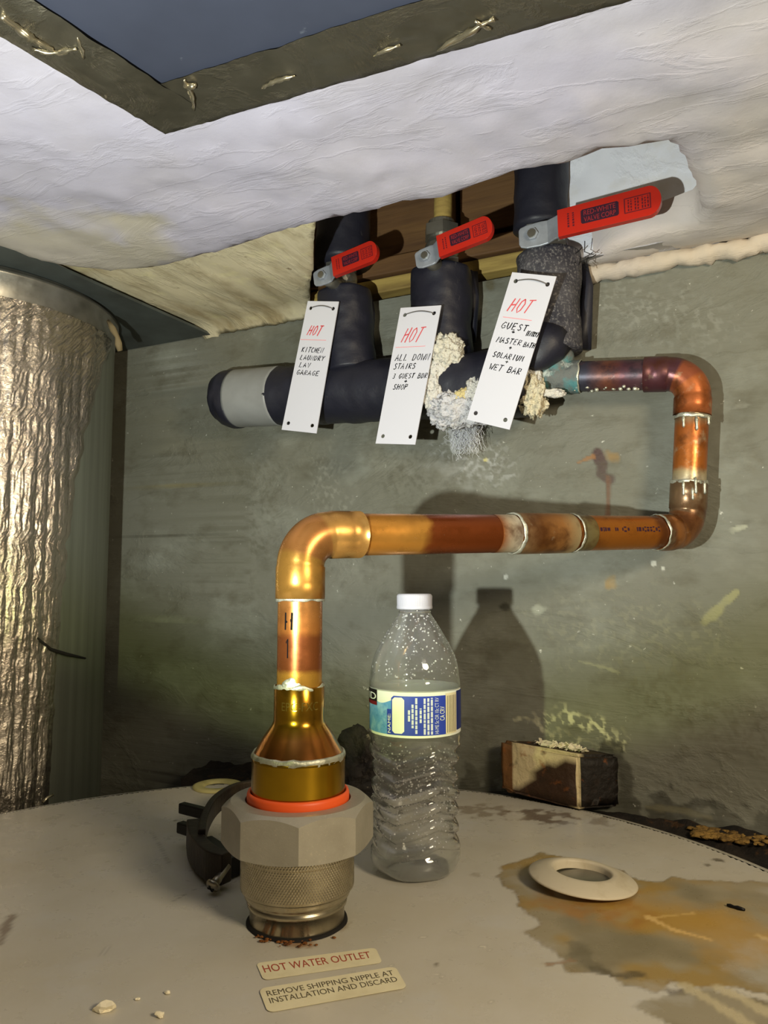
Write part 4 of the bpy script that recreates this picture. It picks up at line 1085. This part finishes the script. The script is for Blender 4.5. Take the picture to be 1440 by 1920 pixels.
# label band (solid ring)
LR = br(85.2, 1330); lz0, lz1 = bz(1366) - .0005, bz(1284) - 0.0002
V, Fc = lathe(BC, [(LR, lz0), (LR, lz1), (LR - .0003, lz1), (LR - .0003, lz0), (LR, lz0)], 120)
lab = mesh('label_band', V, Fc, 'label_white', bot); lab['label'] = 'white and blue paper label'
def th_(x): return math.asin(max(-1, min(1, (x - 702) / 628.0)))
def lp(x, h, o=.0002):               # x: angle about the axis, h: 0..1 over the label height
    r = LR + o; return Vector((BC.x + r * math.sin(x), BC.y - r * math.cos(x), lz0 + (lz1 - lz0) * h))
def ldec(x0, h0, x1, h1, m_, o=.0002, rad=0, top_fun=None, name='label_print'):
    a0, a1 = th_(x0), th_(x1); n = max(2, int((a1 - a0) / .06) + 2); V = []
    for i in range(n):
        a = a0 + (a1 - a0) * i / (n - 1); e0, e1 = h0, h1
        if top_fun: e1 = top_fun(i / (n - 1))
        if rad:
            dx = min(a - a0, a1 - a) if rad > 0 else (a - a0); R_ = abs(rad)
            if dx < R_:
                ins = R_ - math.sqrt(max(0, R_ * R_ - (R_ - dx) ** 2)); ins *= LR / (lz1 - lz0); e0 += ins; e1 -= ins
        V += [lp(a, e0, o), lp(a, e1, o)]
    Fc = [(2 * i, 2 * i + 2, 2 * i + 3, 2 * i + 1) for i in range(n - 1)]
    return mesh(name, V, Fc, m_, lab, False)
ldec(80, .055, 378, .80, 'label_sky', .00018, 0, lambda t: .76 + .05 * math.sin(t * 7))
ldec(74, .66, 186, .98, 'label_black', .0003); ldec(74, .64, 186, .72, 'label_red', .0004)
P, f = fit_text('AND', th_(60) - .35, .755, th_(176), .905)
keep = [g_ for g_ in f if all(P[i][0] > -math.pi / 2 - .3 for i in g_)]
mesh('label_print', [lp(x, y, .00045) for x, y in P], up_faces(P, keep), 'label_white', lab, False)
ldec(318, .055, 400, .60, 'label_blue', .00026); ldec(372, .055, 1084, .895, 'label_blue', .00030, -.05)
ldec(386, .09, 540, .862, 'label_white', .0004, .05)
def vtext(s, x0, x1, h0, h1, m_, o=.00045):   # reads upward
    P, f = fit_text(s, 0, 0, 1, 1); a0, a1 = th_(x0), th_(x1)
    Q = [(a0 + (1 - y) * (a1 - a0), h0 + x * (h1 - h0)) for x, y in P]
    mesh('label_print', [lp(x, y, o) for x, y in Q], up_faces(Q, f), m_, lab, False)
vtext('NAME:', 330, 366, .09, .50, 'label_white')
vtext('HI-ME 5c OR 10c CT RV', 938, 990, .085, .86, 'label_print'); vtext('CA CRV', 1005, 1068, .36, .66, 'label_white')
mb = MB()
for x0, h0, h1 in ((588, .36, .62), (634, .22, .76), (682, .10, .86), (738, .33, .64), (790, .08, .85), (838, .075, .855), (884, .075, .86)):
    h = h0
    while h < h1 - .02:
        l_ = min(random.uniform(.05, .14), h1 - h); a0, a1 = th_(x0), th_(x0 + 27); n = len(mb.V)
        mb.add([lp(a0, h, .00045), lp(a1, h, .00045), lp(a1, h + l_, .00045), lp(a0, h + l_, .00045)], [(0, 1, 2, 3)]); h += l_ + .018
tag(mb.build('small_print', 'label_print', lab, False), kind='stuff')
ldec(1086, .05, 1238, .93, 'label_cream', .00034)
for xx in (1105, 1128, 1150, 1172, 1194, 1216): ldec(xx, .08, xx + 7, .88, 'label_line', .00046)
ldec(1240, .09, 1327, .95, 'label_navy', .00034)
# condensation drops on the inside
mb = MB()
for i in range(800):
    a = math.radians(-90 + random.gauss(5, 55)); z = random.choice([random.uniform(bz(1265), bz(1150)), random.uniform(.02, bz(1380)), random.uniform(.03, bz(1390))])
    r = brad(z, a) - th * .9; q = random.uniform(.0003, .00085)
    bm = bmesh.new(); bmesh.ops.create_icosphere(bm, subdivisions=1, radius=q)
    c_ = Vector((BC.x + r * math.cos(a), BC.y + r * math.sin(a), z))
    mb.add([c_ + v.co for v in bm.verts], [tuple(v.index for v in f_.verts) for f_ in bm.faces]); bm.free()
tag(mb.build('condensation_drops', 'water', bot), kind='stuff')

# ============================================================ FOIL DUCT (left)
DC = Vector((-0.470, 0.842, 0)); DR = 0.158
fd = thing('foil_wrapped_duct', (DC.x, DC.y, -1.3), 'round vertical duct wrapped in silver quilted foil at the left edge', 'duct')
zt = 0.478
V, Fc = lathe(DC, [(DR, -1.28), (DR, -.2), (DR, 0.0), (DR, 0.2), (DR, zt + .004)], 200)
mesh('drum', V, Fc, 'dull_duct', fd)['label'] = 'smooth dull grey side of the duct'
nA, nZ = 760, 150; V = []
def edge_angle(z):                            # where the foil wrap ends, degrees round the duct
    return float(np.interp(z, [-.15, .1, .2, .30, .37, .44, .48], [-27, -25, -23, -19, -13, -3, 9])) + 2.0 * noise.noise(Vector((0, 0, z * 60)))
for i in range(nZ):
    z = -0.15 + (zt + .15) * i / (nZ - 1); e = math.radians(edge_angle(z))
    for j in range(nA):
        a = math.radians(-235) + (e - math.radians(-235)) * j / (nA - 1)
        rib = abs(math.sin(a * 40)); q = Vector((math.cos(a) * 14, math.sin(a) * 14, z * 14))
        w = 0.0016 * noise.fractal(q * .8, 1, 2, 3) + 0.0008 * noise.noise(q * 9)
        qu = .5 + .5 * math.sin(z * 720 + 2.5 * noise.noise(q * 1.5) + (math.pi if int(a * 40 / math.pi) % 2 else 0))
        r = DR + 0.0014 + 0.0014 * (rib ** .5) * (.5 + .7 * qu) + max(w, -.0012)
        ed = min(1, (nA - 1 - j) / 10); r = DR + .0002 + (r - DR) * ed
        V.append(Vector((DC.x + r * math.cos(a), DC.y + r * math.sin(a), z)))
mesh('foil_wrap', V, grid_faces(nZ, nA), 'bubble_foil', fd, col=[(0, 0, 0, 0)] * len(V))['label'] = 'silver quilted bubble foil wrap'
V, Fc = lathe(DC, [(DR - .002, .46), (DR + .0005, zt - .002), (DR + .001, 0.498), (DR + .004, 0.5005), (DR + .004, 0.504), (DR, 0.506), (DR - .002, CZ - .003)], 160)
mesh('collar', V, Fc, 'galvanised', fd)['label'] = 'bare grey metal collar under the ceiling'
pA = aty(205, 598, .80); V, Fc = sweep([aty(203, 602, .815), aty(213, 618, .81), aty(219, 632, .81), aty(222, 645, .81), aty(226, 658, .812)], [.002, .0038, .003, .0045, .002], 10, True, .003, 160); mesh('torn_tape', V, Fc, 'torn', fd)
P = [DC + Vector((math.cos(a) * (DR + .0036), math.sin(a) * (DR + .0036), z)) for a, z in ((math.radians(-62), -.045), (math.radians(-54), -.055), (math.radians(-47), -.062), (math.radians(-40), -.062))]
P = []
for u, v in ((70, 1196), (95, 1218), (125, 1228), (160, 1234)):
    r = ray(u, v); 
    # ray / cylinder
    a = r.x ** 2 + r.y ** 2; b = -2 * (r.x * DC.x + r.y * DC.y); c_ = DC.x ** 2 + DC.y ** 2 - (DR + .0025) ** 2
    t_ = (-b - math.sqrt(max(b * b - 4 * a * c_, 0))) / (2 * a); P.append(CAM + r * t_)
V, Fc = sweep(P, [.0006, .0016, .0016, .0005], 8, True, .001, 300); mesh('foil_tear', V, Fc, 'black_gap', fd)

# ============================================================ CEILING PLATE + OVERHEAD DUCT
pe = [(40, 462), (100, 492), (180, 528), (250, 560), (340, 600), (436, 643)]
E0 = onz(100, 492, CZ + .001); E1 = onz(436, 642, CZ + .001)
dE = (E1 - E0).normalized()
pq = [(E0 - dE * .35), E1 + dE * .0]
plv = [tuple((E0 - dE * .10).xy), tuple(E0.xy), tuple(E1.xy), tuple(W(wco(E1)[0], .003, 0).xy), tuple(W(-.95, .003, 0).xy), tuple((W(-.95, .5, 0)).xy), tuple((E0 - dE * .10 + Vector((-.4, -.03, 0))).xy)]
V, Fc = slab(plv, [], lambda x, y, h: Vector((x, y, CZ - .0035 + .0045 - h)), .0030)
pt = mesh('metal_plate', V, [tuple(reversed(f)) for f in Fc], 'plate_metal', smooth=False)
tag(pt, 'dark grey metal plate on the ceiling above the foil duct', 'plate')
ZD = ZW - 0.010
kc = onz(310, 245, ZD); e1 = (onz(1160, 0, ZD) - kc).normalized(); e2 = (onz(0, 60, ZD) - kc).normalized()
od_ = thing('overhead_duct', tuple(kc), 'blue grey sheet metal duct underside with taped edges at the top', 'duct')
dp = lambda a, b, h: kc + e1 * a + e2 * b + UP * h
V, Fc = slab([(0, 0), (1.0, 0), (1.0, 1.0), (0, 1.0)], [], lambda a, b, h: dp(a, b, .005 - h), .005)
mesh('duct_panel', V, [tuple(reversed(f)) for f in Fc], 'duct_sheet', od_, False)
def tape(la, wb, swap, n=240, mm=12):
    V = []; C = []
    for i in range(n):
        for j in range(mm):
            a = -0.001 + la * i / (n - 1); b = -0.001 + wb * j / (mm - 1)
            q = Vector((a * 40, b * 60, 5 if swap else 0))
            h = -0.0012 - .0016 * abs(noise.fractal(q, 1, 2, 4))
            ed = b + .0012 * noise.noise(Vector((a * 30, j, 3)))
            V.append(dp(a, ed, h) if not swap else dp(ed, a, h - .0004)); C.append((0, 0, 0, 0))
    # turn the outer edge up the side of the duct
    for i in range(n):
        a = -0.001 + la * i / (n - 1); V.append(dp(a, -.0012, .005) if not swap else dp(-.0012, a, .005)); C.append((0, 0, 0, 0))
    Fc = grid_faces(n, mm)
    for i in range(n - 1): Fc.append((i * mm, (i + 1) * mm, n * mm + i + 1, n * mm + i))
    return mesh('foil_tape', V, Fc if swap else Fc, 'foil_tape', od_, True, C)
tape(0.6, 0.043, False); tape(0.45, 0.040, True)
for (P_, r_) in (([(0, 30), (40, 58), (75, 80), (110, 105)], .0026), ([(60, 92), (110, 100), (150, 88)], .0016), ([(145, 70), (160, 118)], .0010), ([(345, 150), (358, 175), (366, 215)], .0016), ([(352, 160), (372, 158)], .0022),
                 ([(490, 165), (520, 152), (560, 140)], .0014), ([(820, 95), (880, 60), (935, 28)], .0018), ([(890, 40), (925, 58)], .0010), ([(700, 105), (760, 80)], .0012)):
    P = []
    for i in range(len(P_) - 1):
        for j in range(6): P.append(onz(P_[i][0] + (P_[i + 1][0] - P_[i][0]) * j / 6, P_[i][1] + (P_[i + 1][1] - P_[i][1]) * j / 6, ZD - .0030))
    V, Fc = sweep(P, [r_ * (.35 + .65 * math.sin(math.pi * (i + .5) / len(P))) for i in range(len(P))], 8, True, r_ * .9, 260)
    mesh('tape_wrinkle', V, Fc, 'bright_zinc', od_)

# ============================================================ THINGS ON THE HEATER TOP
# escutcheon ring
p = onz(1092, 1658, 0); er = px(100, p)
es = [(er * .985, .0010), (er, .0016), (er * .97, .0026), (er * .80, .0048), (er * .66, .0066), (er * .58, .0070), (er * .54, .0066), (er * .525, .0052), (er * .52, .0010)]
V, Fc = lathe(p, es, 80); n = len(V)
V = [q + UP * ((p.x - q.x) * .075 + er * .075) for q in V]
esc = mesh('escutcheon_ring', V, Fc, 'escutcheon_paint'); tag(esc, 'cream domed escutcheon ring lying in the rust stain', 'ring')
V, Fc = lathe(p, [(.0001, .0034), (er * .53, .0034)], 60); mesh('ring_floor', V, Fc, 'galvanised', esc)
# rusty block by the wall
fp = [(0.110, 0.750), (0.124, 0.739), (0.1735, 0.7035), (0.2145, 0.7135), (0.205, 0.722), (0.140, 0.755)]
bm = bmesh.new(); bv = []
for kz in (0, 1):
    for x, y in fp: bv.append(bm.verts.new((x, y, (0.048 + .005 * (.20 - x) / .08) if kz else (.0012 + (.005 if x < .13 else 0)))))
nn_ = len(fp)
bm.faces.new(bv[:nn_][::-1]); bm.faces.new(bv[nn_:])
for i in range(nn_): bm.faces.new((bv[i], bv[(i + 1) % nn_], bv[nn_ + (i + 1) % nn_], bv[nn_ + i]))
bmesh.ops.bevel(bm, geom=bm.edges[:], offset=.0028, segments=2, affect='EDGES')
bmesh.ops.triangulate(bm, faces=bm.faces[:]); bmesh.ops.subdivide_edges(bm, edges=bm.edges[:], cuts=5, use_grid_fill=True)
bm.normal_update(); V = []; C = []
for v in bm.verts:
    q = Vector(v.co); n4 = noise.fractal(q * 60, 1, 2, 4); V.append(q + v.normal * (.0012 * n4))
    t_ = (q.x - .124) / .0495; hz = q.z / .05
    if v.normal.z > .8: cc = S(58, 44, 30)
    elif q.x > .1755: cc = S(24, 18, 13)  # right face: black grime, with the shade of the turned-away side painted in
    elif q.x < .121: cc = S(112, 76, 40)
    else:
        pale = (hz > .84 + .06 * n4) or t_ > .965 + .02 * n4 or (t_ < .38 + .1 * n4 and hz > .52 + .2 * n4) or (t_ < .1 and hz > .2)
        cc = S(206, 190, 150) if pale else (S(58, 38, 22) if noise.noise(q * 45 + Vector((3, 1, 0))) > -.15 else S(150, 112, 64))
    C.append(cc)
Fc = [tuple(v.index for v in f.verts) for f in bm.faces]; bm.verts.index_update()
Fc = [tuple(v.index for v in f.verts) for f in bm.faces]; bm.free()
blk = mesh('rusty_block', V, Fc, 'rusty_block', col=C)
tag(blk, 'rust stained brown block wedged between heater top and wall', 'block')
mb = MB()
for i in range(80):
    t_ = random.random(); q = Vector(fp[1] + (0,)).lerp(Vector(fp[2] + (0,)), .3 + t_ * .6) + Vector((random.uniform(.0, .020), random.uniform(.006, .020), 0)); q.z = .0495 + .005 * (.20 - q.x) / .08
    if (q.dot(N)) > WC - .006: continue
    d1 = Vector((random.gauss(0, 1), random.gauss(0, 1), random.gauss(0, .5))).normalized() * random.uniform(.0015, .0045); d2 = d1.cross(Vector((random.gauss(0, 1), random.gauss(0, 1), 2))).normalized() * random.uniform(.001, .003)
    V, Fc = box(q, d1, d2, d1.cross(d2).normalized() * .0004); mb.add(V, Fc)
tag(mb.build('paint_flakes', 'flake', blk, False), kind='stuff')
# black lump behind the union
p = onz(675, 1490, 0)
V, Fc = blob(p + Vector((.006, -.005, .027)), .034, 4, .45, 38, (.95, .62, 1.0), 4)
V = [Vector((q.x, min(q.y, (WC - .002 - q.x * N.x) / N.y), max(q.z, .0005))) for q in V]
lump = mesh('tar_lump', V, Fc, 'black_rock', smooth=False); tag(lump, 'black crusty lump behind the union beside the bottle', 'lump')
V, Fc = blob(p + Vector((.050, -.006, .016)), .022, 4, .45, 50, (1.3, .55, .8), 9)
V = [Vector((q.x, min(q.y, (WC - .002 - q.x * N.x) / N.y), max(q.z, .0005))) for q in V]
tag(mesh('tar_lump', V, Fc, 'black_rock', smooth=False), 'low black lump behind the water bottle against the wall', 'lump')
# pipe clamp behind the union
cl = thing('pipe_clamp', tuple(onz(430, 1645, 0)), 'black iron pipe clamp lying behind the octagonal union', 'clamp')
def strap(P, w, m_, name, th=.004):
    """flat bar, P points, w height upright"""
    V = []
    for (p_, t, x, y) in frames(P):
        s_ = t.cross(UP).normalized()
        for a, b in ((-1, -1), (1, -1), (1, 1), (-1, 1)): V.append(p_ + s_ * th * a + UP * w * b)
    Fc = [tuple(reversed(f)) for f in grid_faces(len(P), 4, True)] + [(0, 1, 2, 3), tuple(reversed([(len(P) - 1) * 4 + i for i in range(4)]))]
    o = mesh(name, V, Fc, m_, cl, False); bevel(o, .0012); return o
def arc(pts, z, n=24):
    Q = [onz(u, v, z) for u, v in pts]; out_ = []
    for i in range(n):
        t = i / (n - 1) * (len(Q) - 1); j = min(int(t), len(Q) - 2); f_ = t - j
        p0, p1, p2, p3 = Q[max(j - 1, 0)], Q[j], Q[j + 1], Q[min(j + 2, len(Q) - 1)]
        out_.append(0.5 * ((2 * p1) + (p2 - p0) * f_ + (2 * p0 - 5 * p1 + 4 * p2 - p3) * f_ ** 2 + (3 * p1 - p0 - 3 * p2 + p3) * f_ ** 3))
    return out_
strap(arc([(478, 1478), (440, 1486), (405, 1508), (385, 1540), (378, 1575)], .020), .0075, 'cast_iron', 'clamp_arch', .0028)
strap(arc([(362, 1560), (368, 1590), (395, 1618), (425, 1628)], .014), .010, 'cast_iron', 'clamp_jaw', .005)
strap(arc([(376, 1588), (408, 1608), (450, 1622)], .0075), .0068, 'dark_iron', 'clamp_foot', .009)
for (u, v, u2, v2, z, w_) in ((340, 1514, 388, 1526, .020, .0042), (337, 1550, 376, 1562, .015, .0042)):
    A, B = onz(u, v, z), onz(u2, v2, z); strap([A, A.lerp(B, .5), B], w_, 'dark_iron', 'clamp_prong', .0035)
A, B = onz(400, 1660, .0062), onz(428, 1622, .0150)
V, Fc = sweep([A, A.lerp(B, .3), A.lerp(B, .35), B], [.0030, .0030, .0026, .0022], 14, True); scr = mesh('clamp_screw', V, Fc, 'screw_steel', cl)
dS = (A - B).normalized()
V, Fc = sweep([A - dS * .001, A + dS * .0005, A + dS * .002, A + dS * .0028], [.0050, .0052, .0042, .0018], 20); hd = mesh('screw_head', V, Fc, 'screw_steel', scr)
xx = dS.cross(UP).normalized(); yy = dS.cross(xx)
for d1, d2 in ((xx, yy), (yy, xx)):
    V, Fc = box(A + dS * .0028, d1 * .0026, d2 * .0006, dS * .0004); mesh('screw_slot', V, Fc, 'black_gap', hd, False)
# yellow ring at the back of the heater top
p = onz(408, 1476, 0); V = []
yr = px(46, p); V, Fc = lathe(p, [(yr, .0004), (yr, .0022), (yr * .9, .003), (yr * .62, .0028), (yr * .55, .0014), (yr * .52, .0004)], 60)
tag(mesh('yellow_ring', V, Fc, 'yellow_plastic'), 'flat yellowish ring near the back edge of the heater top', 'ring')
# crumbs and twig
for (u, v, r_, sd_, lb) in ((198, 1896, .0034, 1, 'largest white crumb on the heater top, bottom left'), (299, 1908, .0020, 2, 'small white crumb on the heater top, right of the largest crumb'),
                    (313, 1864, .0013, 3, 'tiny white crumb above the small crumb, bottom left'), (257, 1875, .0011, 4, 'tiny pale crumb between the largest crumb and the upper one')):
    p = onz(u, v, 0); V, Fc = blob(p + UP * r_ * .6, r_, 2, .7, 300, (1.2, .9, .7), sd_); V = [Vector((q.x, q.y, max(q.z, .0003))) for q in V]
    tag(mesh('crumb', V, Fc, 'crumb', smooth=False), lb, 'crumb', 'white crumbs on the heater top')
A, B = onz(1363, 1697, .001), onz(1397, 1706, .001)
V, Fc = sweep(lerp_line(A, B, 6), [.0008, .0012, .0011, .0012, .001, .0006], 8, True, .0004, 600)
tag(mesh('twig', V, Fc, 'dark_iron'), 'short dark twig lying in the ochre stain', 'twig')
A, B = onz(80, 1504, .002), onz(100, 1490, .006)
V, Fc = sweep([A, A.lerp(B, .5) + UP * .001, B], .0012, 8); tag(mesh('foil_scrap', V, Fc, 'bright_zinc'), 'thin bright foil scrap at the back left heater rim', 'scrap')
